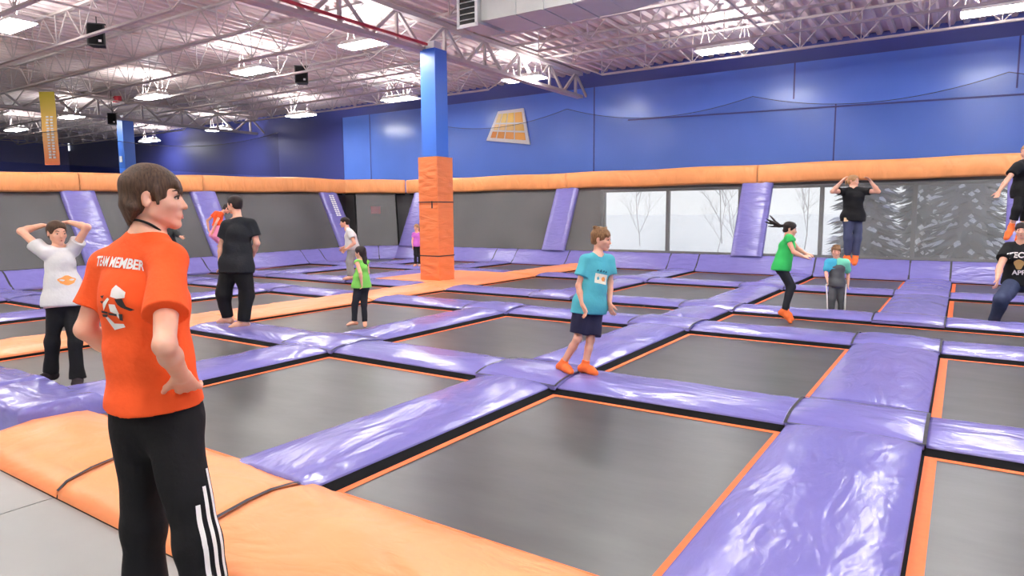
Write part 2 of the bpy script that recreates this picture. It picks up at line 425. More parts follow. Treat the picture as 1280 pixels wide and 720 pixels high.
# ---------------------------------------------------------------- columns
def column(x, y, label, padded):
    o = thing('support_column', (x, y, 0), label, 'column')
    MB().box((0, 0, 2.4), (.25, .25, 6.0)).build('white_post', M['white'], o)
    z0 = 2.88 if padded else 0.0
    MB().box((0, 0, (z0+5.22)/2), (.42, .42, 5.22-z0)).build('blue_sleeve', M['bluepost'], o)
    if padded:
        zs = [0.06, .645, 1.86, 2.87]
        for a, b in zip(zs[:-1], zs[1:]):
            mb = MB(); h = .275; n = 10; P = []
            for i in range(13):
                z = a+.006+(b-a-.012)*i/12; ring = []
                for k in range(40):
                    t = k/40*4; sd = int(t); u = (t-sd)*2-1
                    bul = .012*(1-u**4)*math.sin(math.pi*i/12)**.5+.006*math.sin(z*31+u*3+sd)*math.sin(math.pi*i/12)
                    rr = h+bul; cx = max(-1, min(1, u*1.02))
                    p = [(cx*h, -rr), (rr, cx*h), (-cx*h, rr), (-rr, -cx*h)][sd]
                    ring.append((p[0], p[1], z))
                P.append(ring+[ring[0]])
            mb.grid(P); mb.box((0, 0, (a+b)/2), (.5, .5, b-a-.03)); mb.build('orange_pad', M['orange_post'], o, smooth=False)
        for z in zs[1:3]:
            MB().box((0, 0, z), (.575, .575, .022)).build('black_strap', M['strap'], o)
        MB().box((.12, -.29, 1.80), (.03, .012, .16)).build('strap_end', M['strap'], o)
    return o
column(-10.05, 11.9, 'square column wrapped in orange padding with a blue upper part', True)
c2 = column(-26.95, 13.6, 'distant blue square column behind the left orange rail', False)
MB().box((-.05, -.215, 3.75), (.2, .02, .22)).build('notice', M['white'], c2)
tag(MB().box((-26.6, 13.2, 5.98), (.40, .12, .30)).build('alarm_box', M['redbox']), 'small red box hanging above the distant blue column', 'box')

# ---------------------------------------------------------------- air duct
d = thing('air_duct', (-4.87, 9.05, 4.835), 'galvanised air duct hanging from the roof with a louvre at its left end', 'duct')
xs = [-1.55, -.95, -.4, .15, .7]
for a, b in zip(xs[:-1], xs[1:]):
    MB().box(((a+b)/2, 0, .1), (b-a-.012, .95, .9)).build('duct_panel', M['galv'], d)
for a in xs[1:-1]: MB().box((a, 0, .1), (.03, .985, .935)).build('seam_flange', M['galv'], d)
MB().tube([(-1.55, -.02, .1), (-1.70, -.02, .1)], [.62, .60], 4).build('round_collar', M['galv'], d)
mb = MB(); mb.box((-1.93, -.10, .1), (.42, .86, .95)); mb.build('outlet_box', M['galv'], d)
g = MB(); g.box((-1.93, -.545, .1+.5), (.46, .03, .06)); g.box((-1.93, -.545, .1-.5), (.46, .03, .06)); g.box((-2.13, -.545, .1), (.05, .03, 1.0)); g.box((-1.73, -.545, .1), (.05, .03, 1.0)); gf = g.build('grille_frame', M['white'], d)
MB().box((-1.93, -.533, .1), (.36, .008, .94)).build('grille_opening', M['black'], gf)
for i in range(9):
    MB().box((-1.93, -.55, -.30+i*.1), (.36, .03, .012)).build('louvre_slat', M['galv'], gf)
MB().add([(.7, -.48, -.35), (.7, .48, -.35), (.7, .48, .55), (.7, -.48, .55), (1.35, -.70, -.28), (1.35, .45, -.28), (1.35, .45, .6), (1.35, -.70, .6)],
         [(0, 1, 5, 4), (1, 2, 6, 5), (2, 3, 7, 6), (3, 0, 4, 7), (0, 3, 2, 1), (4, 5, 6, 7)]).build('transition', M['galv'], d)
MB().box((1.85, -.12, .16), (.95, 1.15, .86)).build('branch_box', M['galv'], d)
MB().box((1.62, -.12, .16), (.03, 1.19, .90)).build('seam_flange', M['galv'], d)

d.scale = (.87, .87, .87)
mb = MB()
for xx in (-1.2, .4, 1.9):
    for yy in (-.4, .4): mb.tube([(xx, yy, .5), (xx, yy, 1.42)], .012, 5)
mb.build('hanger_rod', M['steel'], d)
# loudspeakers
def speaker(x, y, z, rz, label, s=1.0):
    o = thing('loudspeaker', (x, y, z), label, 'loudspeaker', 'hanging loudspeakers', rz)
    mb = MB(); prof = [(-.18, -.13), (.18, -.13), (.13, .15), (-.13, .15)]
    mb.prism([(a*s, b*s) for a, b in prof], -.24*s, .24*s); mb.build('cabinet', M['black'], o)
    MB().box((0, -.135*s, 0), (.30*s, .014, .42*s)).build('grille', M['skirt'], o)
    MB().box((.08*s, -.145*s, -.14*s), (.06*s, .01, .05*s)).build('badge', M['white'], o)
    mb = MB(); mb.tube([(0, 0, .24*s), (0, 0, DECK_Z-z)], .012, 6); mb.bar((-.2*s, 0, .25*s), (.2*s, 0, .25*s), .03); mb.build('bracket', M['black'], o)
speaker(-16.4, 7.8, 5.62, .9, 'black loudspeaker hanging from the roof near the upper left corner')
speaker(-15.8, 12.95, 5.52, .8, 'black loudspeaker hanging left of the padded column')
speaker(-25.4, 12.4, 5.02, .9, 'small far black loudspeaker beside the distant blue column', .8)

# banner
b = thing('hanging_banner', (-22.8, 9.3, 3.12), 'tall narrow yellow to orange cloth banner hanging from the roof at left', 'banner', rz=math.radians(36))
m, nt, bs = new_mat('banner_cloth')
g = nt.nodes.new('ShaderNodeTexCoord'); sp = nt.nodes.new('ShaderNodeSeparateXYZ'); cr = nt.nodes.new('ShaderNodeValToRGB')
nt.links.new(g.outputs['Object'], sp.inputs[0]); mr = nt.nodes.new('ShaderNodeMapRange'); mr.inputs['From Max'].default_value = 2.15
nt.links.new(sp.outputs['Z'], mr.inputs['Value']); nt.links.new(mr.outputs[0], cr.inputs['Fac']); nt.links.new(cr.outputs['Color'], bs.inputs['Base Color'])
cr.color_ramp.elements[0].color = (*rgb(238, 120, 70), 1); cr.color_ramp.elements[1].color = (*rgb(206, 190, 40), 1)
e = cr.color_ramp.elements.new(.35); e.color = (*rgb(240, 176, 108), 1)
mb = MB(); P = [[(xx, .01*math.sin(z*5), z) for xx in (-.22, 0, .22)] for z in np.linspace(0, 2.15, 14)]
mb.grid(P); mb.grid([[(p[0], p[1]+.012, p[2]) for p in row][::-1] for row in P]); mb.build('cloth', m, b)
mk = MB(); r2 = random.Random(5)
for i in range(15):
    z = .22+i*.085
    for xx in (-.03, .09): mk.box((xx+r2.uniform(-.01, .01), -.02, z), (.075, .012, .05+r2.uniform(-.012, .012)))
mk.build('white_print', M['white'], b)
MB().tube([(-.24, 0, 2.15), (.24, 0, 2.15)], .018, 6).build('top_rod', M['steel'], b)
mb = MB()
for xx in (-.2, .2): mb.tube([(xx, 0, 2.15), (xx, 0, DECK_Z-3.12+.06)], .006, 4)
mb.build('cord', M['steel'], b)

# wall sign: white-edged skewed panel with a grid of orange and yellow tiles
sg = thing('wall_sign', (-13.3, YB-.04, 4.1), 'white edged trapezoid sign with orange and yellow tiles on the blue wall', 'sign')
c = [(-.92, .06), (.90, -.18), (.64, 1.05), (-.40, 1.03)]
def quadpt(u, v):
    a = Vector(c[0]).lerp(Vector(c[1]), u); b_ = Vector(c[3]).lerp(Vector(c[2]), u); return a.lerp(b_, v)
def quadprism(u0, u1, v0, v1, y0, y1):
    ps = [quadpt(u0, v0), quadpt(u1, v0), quadpt(u1, v1), quadpt(u0, v1)]
    return MB().add([(p.x, y0, p.y) for p in ps]+[(p.x, y1, p.y) for p in ps], [(0, 1, 2, 3), (7, 6, 5, 4), (0, 4, 5, 1), (1, 5, 6, 2), (2, 6, 7, 3), (3, 7, 4, 0)])
quadprism(0, 1, 0, 1, -.03, .03).build('sign_board', M['white'], sg)
us = [.06, .22, .42, .66, .94]; vs = [.08, .34, .58, .92]
cols = [[(236, 150, 60), (240, 158, 60), (242, 160, 64), (246, 172, 66)], [(250, 214, 150), (250, 210, 140), (250, 206, 120), (250, 200, 96)], [(250, 226, 150), (250, 220, 120), (250, 214, 96), (246, 190, 90)]]
for j in range(3):
    for i in range(4):
        quadprism(us[i]+.02, us[i+1]-.015, vs[j]+.03, vs[j+1]-.02, -.045, -.03).build('sign_tile', plain('sign_tile_%d%d' % (i, j), rgb(*cols[j][i]), .4), sg)
# ---------------------------------------------------------------- the trampoline court
COLX = {'R': (-0.17, 1.85), 'M': (-2.98, -0.96), 'L': (-5.90, -3.78), 'K': (-8.84, -6.70), 'J': (-11.80, -9.90), 'I': (-14.70, -12.60), 'H': (-17.4, -15.50)}
GAPX = {'X': (1.85, 2.65), 'R': (-0.96, -0.17), 'M': (-3.78, -2.98), 'L': (-6.70, -5.90), 'O': (-9.90, -8.84), 'J': (-12.60, -11.80), 'I': (-15.50, -14.70)}
ROWY = {'1': (2.45, 5.07), '2': (5.87, 8.60), 'r': (9.40, 10.63), '3': (11.43, 14.20), '4': (15.00, 17.58)}
GAPY = {'1': (5.07, 5.87), '2': (8.60, 9.40), '3': (10.63, 11.43), '4': (14.20, 15.00)}
COLN = {'R': 'right of the right spine', 'M': 'left of the right spine', 'L': 'second file left of the right spine', 'K': 'right of the orange walkway',
        'J': 'left of the orange walkway', 'I': 'second file left of the orange walkway', 'H': 'against the left wall'}
ROWN = {'1': 'front row', '2': 'second row', 'r': 'runway', '3': 'row past the runway', '4': 'back row'}

def ring(x0, x1, y0, y1, a, b, za, zb, dip=None, wr=0):
    """flat strip frame, inset a..b"""
    mb = MB()
    def edge(A0, A1, B0, B1, n=10):
        P = [[], []]
        for i in range(n+1):
            t = i/n
            for k, (p, q, z) in enumerate(((A0, A1, za), (B0, B1, zb))):
                x = p[0]+(q[0]-p[0])*t; y = p[1]+(q[1]-p[1])*t
                P[k].append((x, y, z-(dip(x, y) if dip else 0)))
        mb.grid(P)
    o = [(x0+a, y0+a), (x1-a, y0+a), (x1-a, y1-a), (x0+a, y1-a)]; i_ = [(x0+b+wr, y0+b), (x1-b, y0+b), (x1-b, y1-b), (x0+b+wr, y1-b)]
    for k in range(4): edge(o[k], o[(k+1) % 4], i_[k], i_[(k+1) % 4])
    return mb
def trampoline(x0, x1, y0, y1, label, group, dip=None, wide_left=0.0):
    cx, cy = (x0+x1)/2, (y0+y1)/2
    o = thing('trampoline', (cx, cy, 0), label, 'trampoline', group)
    a0, a1, b0, b1 = x0-cx, x1-cx, y0-cy, y1-cy
    dl = (lambda x, y: dip(x+cx, y+cy)) if dip else None
    n = 28 if dip else 8
    P = [[(x, y, -(dl(x, y) if dl else 0.012*(1-(2*(x-a0)/(a1-a0)-1)**2)*(1-(2*(y-b0)/(b1-b0)-1)**2))) for x in np.linspace(a0+.09, a1-.09, n)] for y in np.linspace(b0+.09, b1-.09, n)]
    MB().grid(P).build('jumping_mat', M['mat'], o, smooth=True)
    ring(a0, a1, b0, b1, .045, .095, .004, .003, dl, wide_left).build('orange_webbing', M['webbing'], o)
    ring(a0, a1, b0, b1, -.03, .05, .045, .002, dl).build('black_skirt', M['skirt'], o)
    return o
def man_dip(x, y): return 0.20*math.exp(-(((x-.75)/.75)**2+((y-12.55)/.85)**2))
TRG = 'trampolines of the court floor'
for c in 'RMLKJIH':
    for r in '1234':
        if c == 'J' and r == '3': continue
        lab = 'orange-edged grey trampoline, %s, %s' % (ROWN[r], COLN[c])
        bx, by = list(COLX[c]), list(ROWY[r])
        if c == 'H': bx[0] = -16.44-.071*((by[0]+by[1])/2-1)
        if c in 'KJIH' and r == '1': by[0] = 2.66
        trampoline(*bx, *by, lab, TRG, dip=man_dip if (c, r) == ('R', '3') else None, wide_left=.02 if c == 'R' else 0)
trampoline(-2.98, 1.85, *ROWY['r'], 'long grey runway trampoline crossing behind the second row at right', TRG)
trampoline(-8.84, -3.78, *ROWY['r'], 'long grey runway trampoline between the orange walkway and the middle purple spine', TRG)
trampoline(-17.2, -9.90, *ROWY['r'], 'long grey runway trampoline left of the orange walkway', TRG)

TS = [0, 0, .012, .05, .12, .22, .36, .5, .64, .78, .88, .95, .988, 1, 1]
def wr(x, y, s): return 0.0035*(math.sin(x*7.1+y*3.3+s)+math.sin(y*9.7-x*4.1+2*s)+.8*math.sin((x+y)*17+3*s)+.7*math.sin((x*1.3-y)*23+s))
def hump(t): return (1-abs(2*t-1)**3.2)
def pad(name, x0, x1, y0, y1, mat, axis, label, cat, group, ztop=.105, rim=.03, zr=.05, straps=(), cross=False, lift=0.0):
    cx, cy = (x0+x1)/2, (y0+y1)/2; seed = cx*3.1+cy*1.7
    long_, short = ((x1-x0), (y1-y0)) if axis == 'x' else ((y1-y0), (x1-x0))
    if cross: LS = TS
    else:
        n = max(4, int(long_/.11)); LS = [0, 0, .02/long_]+[i/n for i in range(1, n)]+[1-.02/long_, 1, 1]
    def prof(l, t):
        e = 1.0
        if cross: e = .62+.38*hump(l)
        else: e = min(1.0, .80+.2*min(l, 1-l)*long_/.05) if min(l, 1-l)*long_ < .05 else 1.0
        return zr+lift+(ztop-zr)*hump(t)*e
    P = []
    for i, l in enumerate(LS):
        row = []
        for j, t in enumerate(TS):
            lx = (l-.5)*long_; tx = (t-.5)*short
            x, y = (lx, tx) if axis == 'x' else (-tx, lx)
            edge_ = (j in (0, len(TS)-1)) or (i in (0, len(LS)-1))
            z = rim if edge_ else prof(l, t)+wr(x+cx, y+cy, seed)*min(1, 6*min(t, 1-t))
            row.append((x, y, z))
        P.append(row)
    mb = MB(); mb.grid(P)
    o = mb.build(name, mat, None, (cx, cy, 0), smooth=True)
    tag(o, label, cat, group)
    for side in straps:      # dark hook-and-loop straps lying across the seam
        lx = {'-': -.5, '+': .5}[side[1]]*long_ if side[0] == 'l' else None
        sb = MB(); Q = [[], []]
        for j, t in enumerate(TS[1:-1]):
            for k, dlt in enumerate((-.011, .011)):
                if side[0] == 'l':
                    l = 0.5+lx/long_; px = lx+dlt; tx = (t-.5)*short
                    x, y = (px, tx) if axis == 'x' else (-tx, px); z = prof(min(max(l, .03), .97), t)+.006
                else:
                    ty = {'-': -.5, '+': .5}[side[1]]*short+dlt; px = (t-.5)*long_
                    x, y = (px, ty) if axis == 'x' else (-ty, px); z = prof(t, min(max(.5+ty/short, .03), .97))*.985+.004
                Q[k].append((x, y, z))
        sb.grid(Q); sb.build('black_strap', M['strap'], o)
    return o
G_A = 'purple pads running front to back'; G_B = 'purple pads running side to side'; G_C = 'purple pads at the crossings'
GN = {'X': 'beyond the rightmost trampolines', 'R': 'on the right hand spine', 'M': 'on the middle spine', 'L': 'one file left of the middle spine', 'J': 'one file left of the orange walkway', 'I': 'two files past the orange walkway'}
BN = {'1': 'behind the front row', '2': 'in front of the runway', '3': 'just behind the runway', '4': 'in front of the back row'}
e_ = .012
for g in 'XRMLJI':
    for r in '12r34':
        if r == 'r' and g != 'M': continue
        y0, y1 = ROWY[r]
        if r == '1': y0 = 2.38
        pad('frame_pad', GAPX[g][0]+(.02 if g != 'R' else -.03), GAPX[g][1]-(.02 if g != 'R' else -.03), y0+e_, y1-e_, M['purple_y'], 'y', 'long purple pad %s, beside the %s' % (GN[g], ROWN[r]), 'pad', G_A)
for g in 'XRMLOJI':
    for b in '1234':
        if g == 'O': continue
        y0, y1 = GAPY[b]; x0, x1 = GAPX[g]
        pad('crossing_pad', x0-.04, x1+.04, y0-.01, y1+.01, M['purple_x'], 'x', 'square crossing pad %s, %s' % (GN[g], BN[b]), 'pad', G_C, ztop=.12, straps=('l-', 'l+', 't-', 't+'), cross=True, lift=.012)
for c in 'RMLKJIH':
    for b in '1234':
        x0, x1 = COLX[c]; y0, y1 = GAPY[b]
        if c == 'R': x0 += 0
        if b in '34' and c == 'J':
            x1 -= .02
        pad('frame_pad', x0+.05, x1-.05, y0+.02, y1-.02, M['purple_x'], 'x', 'purple pad %s, %s' % (BN[b], COLN[c]), 'pad', G_B)

# orange walkway: segments from the front to the back wall, with a broad platform round the column
OSEG = [(2.3, 5.07, 'nearest'), (5.07, 5.87, 'second'), (5.87, 8.60, 'third'), (8.60, 10.63, 'fourth'), (10.63, 11.43, 'fifth'), (14.2, 17.7, 'last, reaching the back wall')]
for y0, y1, n in OSEG:
    short = y1-y0 < 1
    pad('walkway_pad', GAPX['O'][0]-(.03 if short else 0), GAPX['O'][1]+(.06 if short else .02), y0+e_, y1-e_, M['orange_y'], 'y', 'orange vinyl walkway pad, %s counted from the front' % n, 'pad', 'orange walkway pads', ztop=.115)
pad('platform_pad', -11.79, -8.80, 11.44, 14.19, M['orange_y'], 'y', 'broad orange platform pad around the foot of the padded column', 'pad', None, ztop=.095)

# front edge pads on the concrete side
FS = (-4.36, -3.08)
def front_pad(x0, x1, mat, label, y0=1.66, y1=2.47):
    cx, cy = (x0+x1)/2, (y0+y1)/2
    prof = [(y0, -.058), (y0+.005, -.02), (y0+.06, .025), (y0+.2, .065), (y0+.4, .092), (y0+.55, .098), (y0+.68, .085), (y1-.03, .06), (y1, .03), (y1-.01, .0)]
    n = max(6, int((x1-x0)/.07)); P = []
    for i in range(n+3):
        t = min(max((i-1)/n, 0), 1); end = i in (0, n+2); row = []
        for j, (yy, zz) in enumerate(prof):
            x = x0+(x1-x0)*t
            w = 0 if (j in (0, 1, 9) or end) else .9*wr(x*1.5, yy*1.5, 3.3)+.004*math.sin(9*x+14*yy)
            ed = min(1.0, min(t, 1-t)*(x1-x0)/.03)
            row.append((x-cx, yy-cy, (zz*(.86+.14*ed) if zz > 0 else zz)+w if not end else min(zz, -.04)))
        P.append(row)
    o = MB().grid(P).build('edge_pad', mat, None, (cx, cy, 0), smooth=True)
    tag(o, label, 'pad', 'orange pads along the concrete floor')
    mb = MB(); mb.grid([[(x1+q-cx, yy-cy, zz*.97+.005) for yy, zz in prof[1:-1]] for q in (-.006, .022)]); mb.build('black_strap', M['strap'], o)
front_pad(-5.72, FS[0]-.008, M['orange_x'], 'orange edge pad at the left end of the concrete floor, partly behind the teenager')
front_pad(FS[0]+.008, FS[1]-.008, M['orange_x'], 'orange edge pad behind the legs of the teenager')
front_pad(FS[1]+.008, 0.4, M['orange_x'], 'long orange edge pad in front of the middle trampoline, at the bottom of view')
front_pad(0.415, 3.4, M['orange_x'], 'orange edge pad at the right, below the right hand spine')
# purple end block left of the orange pads
def end_block(x0, x1, y0, y1, z, label):
    cx, cy = (x0+x1)/2, (y0+y1)/2
    P = []
    for t in np.linspace(0, 1, 22):
        row = []
        for yy, zz in ((y0+.03, -.3), (y0, z-.05), (y0+.02, z-.01), (y0+.06, z), (y0+.3, z+.015), (y0+.55, z), (y1-.05, z-.03), (y1, z-.09), (y1, -.05)):
            row.append((x0+(x1-x0)*t-cx, yy-cy, zz+.012*math.sin(7*t+3*yy)*(zz > .02)+.006*math.sin(31*t+11*yy)*(zz > .02)))
        P.append(row)
    mb = MB(); mb.grid(P); k = len(P[0]); mb.f += [tuple(range(k))[::-1], tuple(range((len(P)-1)*k, len(P)*k))]
    o = mb.build('edge_pad', M['purple_x'], None, (cx, cy, 0), smooth=True); tag(o, label, 'pad', 'purple end pads at the front left')
end_block(-6.68, -5.74, 1.98, 2.62, .16, 'raised purple end pad meeting the orange edge pads')
end_block(-9.2, -6.70, 1.98, 2.62, .17, 'purple end pad in front of the girl in the white shirt')

# ---------------------------------------------------------------- leaning trampoline walls, base pads, ribs, orange rail
Z_B, Z_T, LEAN = .45, 2.42, .95
def wall_run(p, q, out, ribs, base_cuts, rails, names, zf=lambda s: 1.0):
    p, q, out = Vector((*p, 0)), Vector((*q, 0)), Vector((*out, 0)).normalized()
    L = (q-p).length; d = (q-p)/L
    nrm = (Vector((0, 0, 1))*LEAN-out*(Z_T-Z_B)).normalized()
    def at(s, lean, z, off=0): return p+d*s+out*(LEAN*lean)+Vector((0, 0, z*zf(s)))+nrm*off
    def sheet(s0, s1, rows, n, wr_amp=0):
        P = []
        for i in range(n+1):
            s = s0+(s1-s0)*i/n; row = []
            for k, (o_, z) in enumerate(rows):
                w = wr_amp*math.sin(s*11+z*23+k)*(0 < k < len(rows)-1)
                row.append(p+d*s+out*o_+Vector((0, 0, z*zf(s)))+nrm*w)
            P.append(row)
        return P
    def relbuild(mb, name, mat, parent_loc, parent=None, smooth=False):
        mb.v = [(x-parent_loc[0], y-parent_loc[1], z-parent_loc[2]) for x, y, z in mb.v]
        return mb.build(name, mat, parent, (0, 0, 0) if parent else parent_loc, smooth)
    # base pads
    for (s0, s1), lab in zip(base_cuts, names['base']):
        rows = [(-.42, .0), (-.44, .05), (-.40, .085), (-.30, .16), (-.12, .38), (-.03, .455), (.03, .47), (.10, .42)]
        mb = MB(); mb.grid(sheet(s0+.012, s1-.012, rows, max(3, int((s1-s0)/.15)), .008)); c = p+d*((s0+s1)/2)
        o = relbuild(mb, 'base_pad', M['purple_wall'], (c.x, c.y, 0), None, True); tag(o, lab, 'pad', names['base_group'])
        mb = MB(); mb.grid([[p+d*(s1-.02)+out*o_+Vector((0, 0, z*zf(s1)+.003)) for o_, z in rows], [p+d*(s1+.02)+out*o_+Vector((0, 0, z*zf(s1)+.003)) for o_, z in rows]])
        relbuild(mb, 'black_strap', M['strap'], (c.x, c.y, 0), o)
    # leaning mesh beds
    edges = [0]+[r for r in ribs]+[L]
    for i in range(len(edges)-1):
        s0, s1 = edges[i], edges[i+1]
        if s1-s0 < .5: continue
        c = p+d*((s0+s1)/2)+Vector((0, 0, Z_B)); o = thing('wall_trampoline', c, names['bed'][i], 'trampoline', 'leaning trampolines of the walls')
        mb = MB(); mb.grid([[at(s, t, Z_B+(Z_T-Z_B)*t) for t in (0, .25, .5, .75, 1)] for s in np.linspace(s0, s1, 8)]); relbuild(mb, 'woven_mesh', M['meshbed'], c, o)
        mb = MB()
        for a, b_ in (((s0, 0), (s1, 0)), ((s0, 1), (s1, 1)), ((s0, 0), (s0, 1)), ((s1, 0), (s1, 1))):
            mb.bar(at(a[0], a[1], Z_B+(Z_T-Z_B)*a[1], -.03), at(b_[0], b_[1], Z_B+(Z_T-Z_B)*b_[1], -.03), .06)
        relbuild(mb, 'black_frame', M['skirt'], c, o)
    # rib pads
    for i, s in enumerate(ribs):
        w = .40; c = p+d*s+Vector((0, 0, Z_B)); mb = MB(); P = []
        for k in range(25):
            t = -.02+1.02*k/24; row = []
            for u, off in ((-w, .0), (-w, .07), (-w+.03, .10), (-w*.6, .115), (-w*.2, .12), (w*.2, .12), (w*.6, .115), (w-.03, .10), (w, .07), (w, 0)):
                ww = .006*math.sin(t*37+u*9+i)+.004*math.sin(t*71-u*13) if off > .08 else 0
                row.append(at(s+u, t, Z_B+(Z_T-Z_B)*t, off+ww))
            P.append(row)
        mb.grid(P); o = relbuild(mb, 'rib_pad', M['purple_wall'], c, None, True); tag(o, names['rib'][i], 'pad', names['rib_group'])
        if names.get('print') == i:
            pm = MB()
            for j in range(11):
                t = .90-.035*j
                for u in (-.10, .02): 
                    pm.grid([[at(s+u, t, Z_B+(Z_T-Z_B)*t, .135), at(s+u+.10, t, Z_B+(Z_T-Z_B)*t, .135)], [at(s+u, t-.026, Z_B+(Z_T-Z_B)*(t-.026), .135), at(s+u+.10, t-.026, Z_B+(Z_T-Z_B)*(t-.026), .135)]])
            relbuild(pm, 'white_print', M['white'], c, o)
    # orange rail
    for (s0, s1), lab in zip(rails, names['rail']):
        prof = [(.90, 2.36), (.80, 2.375), (.772, 2.42), (.765, 2.60), (.765, 2.78), (.80, 2.85), (1.05, 2.87), (1.22, 2.84), (1.25, 2.6), (1.22, 2.36), (.90, 2.36)]
        n = max(4, int((s1-s0)/.12)); P = []
        for i in range(n+1):
            s = s0+(s1-s0)*i/n
            P.append([p+d*s+out*(o_+.010*math.sin(s*8.3+z*9)*(o_ < .85)+.006*math.sin(s*19-z*13)*(o_ < .85))+Vector((0, 0, z*zf(s)+.012*math.sin(s*1.9))) for o_, z in prof])
        mb = MB(); mb.grid(P); k = len(prof); c = p+d*((s0+s1)/2)+out+Vector((0, 0, 2.36)); mb.f += [tuple(range(k-1)), tuple(range(n*k, n*k+k-1))[::-1]]
        o = relbuild(mb, 'rail_pad', M['orange_rail'], c, None, True); tag(o, lab, 'pad', 'orange rail pads along the top of the walls')
        mb = MB(); mb.bar(p+d*s0+out*1.0+Vector((0, 0, 2.33*zf(s0))), p+d*s1+out*1.0+Vector((0, 0, 2.33*zf(s1))), .07, .05); relbuild(mb, 'dark_underside', M['skirt'], c, o)

YW = 18.0
# back wall run: from the corner to beyond the right edge
bx0, bx1 = -17.0, 7.0
S = lambda x: x-bx0
cuts = [(-17.0, -15.5), (-15.5, -14.7), (-14.7, -12.6), (-12.6, -11.8), (-11.8, -9.9), (-9.9, -8.84), (-8.84, -6.7), (-6.7, -5.9), (-5.9, -3.78), (-3.78, -2.98), (-2.98, -.96), (-.96, -.17), (-.17, 1.85), (1.85, 2.65), (2.65, 7.0)]
wall_run((bx0, YW), (bx1, YW), (0, 1), [S(-16.55), S(-10.50), S(-4.66), S(1.18)], [(S(a), S(b)) for a, b in cuts],
 [(S(-17.3), S(-10.5)), (S(-10.49), S(-4.66)), (S(-4.65), S(1.18)), (S(1.19), S(7))],
 dict(base=['sloping purple base pad of the back wall, %s from its left end' % w for w in ('first', 'second', 'third', 'fourth', 'fifth', 'sixth', 'seventh', 'eighth', 'ninth', 'tenth', 'eleventh', 'twelfth', 'thirteenth', 'fourteenth', 'fifteenth')],
      base_group='purple base pads of the back wall',
      bed=['dark mesh sliver at the left end of the back wall', 'leaning dark mesh wall trampoline behind the padded column', 'leaning mesh wall trampoline in front of the two left windows', 'leaning mesh wall trampoline in front of the three right windows', 'leaning mesh wall trampoline past the right edge of view'],
      rib=['leaning purple rib pad at the left end of the back wall, beside the column', 'leaning purple rib pad right of the padded column', 'leaning purple rib pad between the second and third windows', 'leaning purple rib pad right of the last window'], rib_group='purple rib pads of the back wall',
      rail=['orange rail pad on the back wall, passing behind the column', 'orange rail pad above the two left windows', 'orange rail pad above the three right windows', 'orange rail pad at the right end of the back wall']))
# chamfered corner
cp, cq = Vector((-17.98, 16.9)), Vector((-17.0, 18.0)); cd = (cq-cp).normalized(); co = (-cd.y, cd.x)
Lc = (cq-cp).length
wall_run(cp, cq, co, [], [(0, Lc/2), (Lc/2, Lc)], [(-.35, Lc+.35)], dict(base=['purple base pad in the corner, left half', 'purple base pad in the corner, right half'], base_group='purple base pads of the corner', bed=['dark mesh wall trampoline across the corner'], rib=[], rib_group='', rail=['short orange rail pad across the corner']))
# left wall run
lp_, lq = Vector((-16.85, 1.0)), Vector((-17.98, 16.9)); ld = (lq-lp_).normalized(); lo = (-ld.y, ld.x); LL = (lq-lp_).length
SL = lambda y: (y-1.0)/(16.9-1.0)*LL
lc = [1.0, 2.45, 5.07, 5.87, 8.6, 9.4, 10.63, 11.43, 14.2, 15.0, 16.9]
wall_run(lp_, lq, lo, [SL(2.2), SL(8.0), SL(11.45), SL(16.42)], [(SL(a), SL(b)) for a, b in zip(lc[:-1], lc[1:])],
 [(0, SL(8.0)), (SL(8.01), SL(11.4)), (SL(11.41), LL+.33)],
 dict(base=['sloping purple base pad of the left wall, %s from the front' % w for w in ('first', 'second', 'third', 'fourth', 'fifth', 'sixth', 'seventh', 'eighth', 'ninth', 'tenth')], base_group='purple base pads of the left wall',
      bed=['dark mesh wall trampoline at the front end of the left wall', 'leaning dark mesh wall trampoline at the left edge of view', 'leaning dark mesh wall trampoline behind the head of the teenager', 'leaning dark mesh wall trampoline behind the man in black', 'narrow dark mesh sliver at the far end of the left wall'],
      rib=['leaning purple rib pad at the front of the left wall', 'leaning purple rib pad right of the girl with her hands behind her head', 'leaning purple rib pad between the teenager and the man in black', 'leaning purple rib pad with a white printed band, behind the man in the white shirt'], rib_group='purple rib pads of the left wall', print=3,
      rail=['orange rail pad on the left wall, nearest piece', 'orange rail pad on the left wall, middle piece', 'orange rail pad on the left wall, far piece']), zf=lambda s: min(1.0, .905+.095*max(0, s-4.5)/10.5))
# wall behind the left run, below the rail, and the red exit box seen through the corner mesh
a_, b_ = lp_+Vector(lo)*1.75, lq+Vector(lo)*1.75
lw = MB(); lw.bar((a_.x, a_.y, .95), (b_.x+.0, b_.y+1.2, .95), .12, 2.9); struct(lw.build('wall_left', M['darkgrey']))
cw = MB(); cw.bar((b_.x, b_.y+1.2, .95), (-16.6, 19.6, .95), .12, 2.9); struct(cw.build('wall_back', M['darkgrey']))
tag(MB().box((-18.55, 18.45, 1.75), (.40, .06, .28), (Vector((.49, .87, 0)).normalized(), Vector((-.87, .49, 0)).normalized(), Vector((0, 0, 1)))).build('exit_box', M['redbox']), 'small red box on the wall seen through the corner mesh', 'sign')

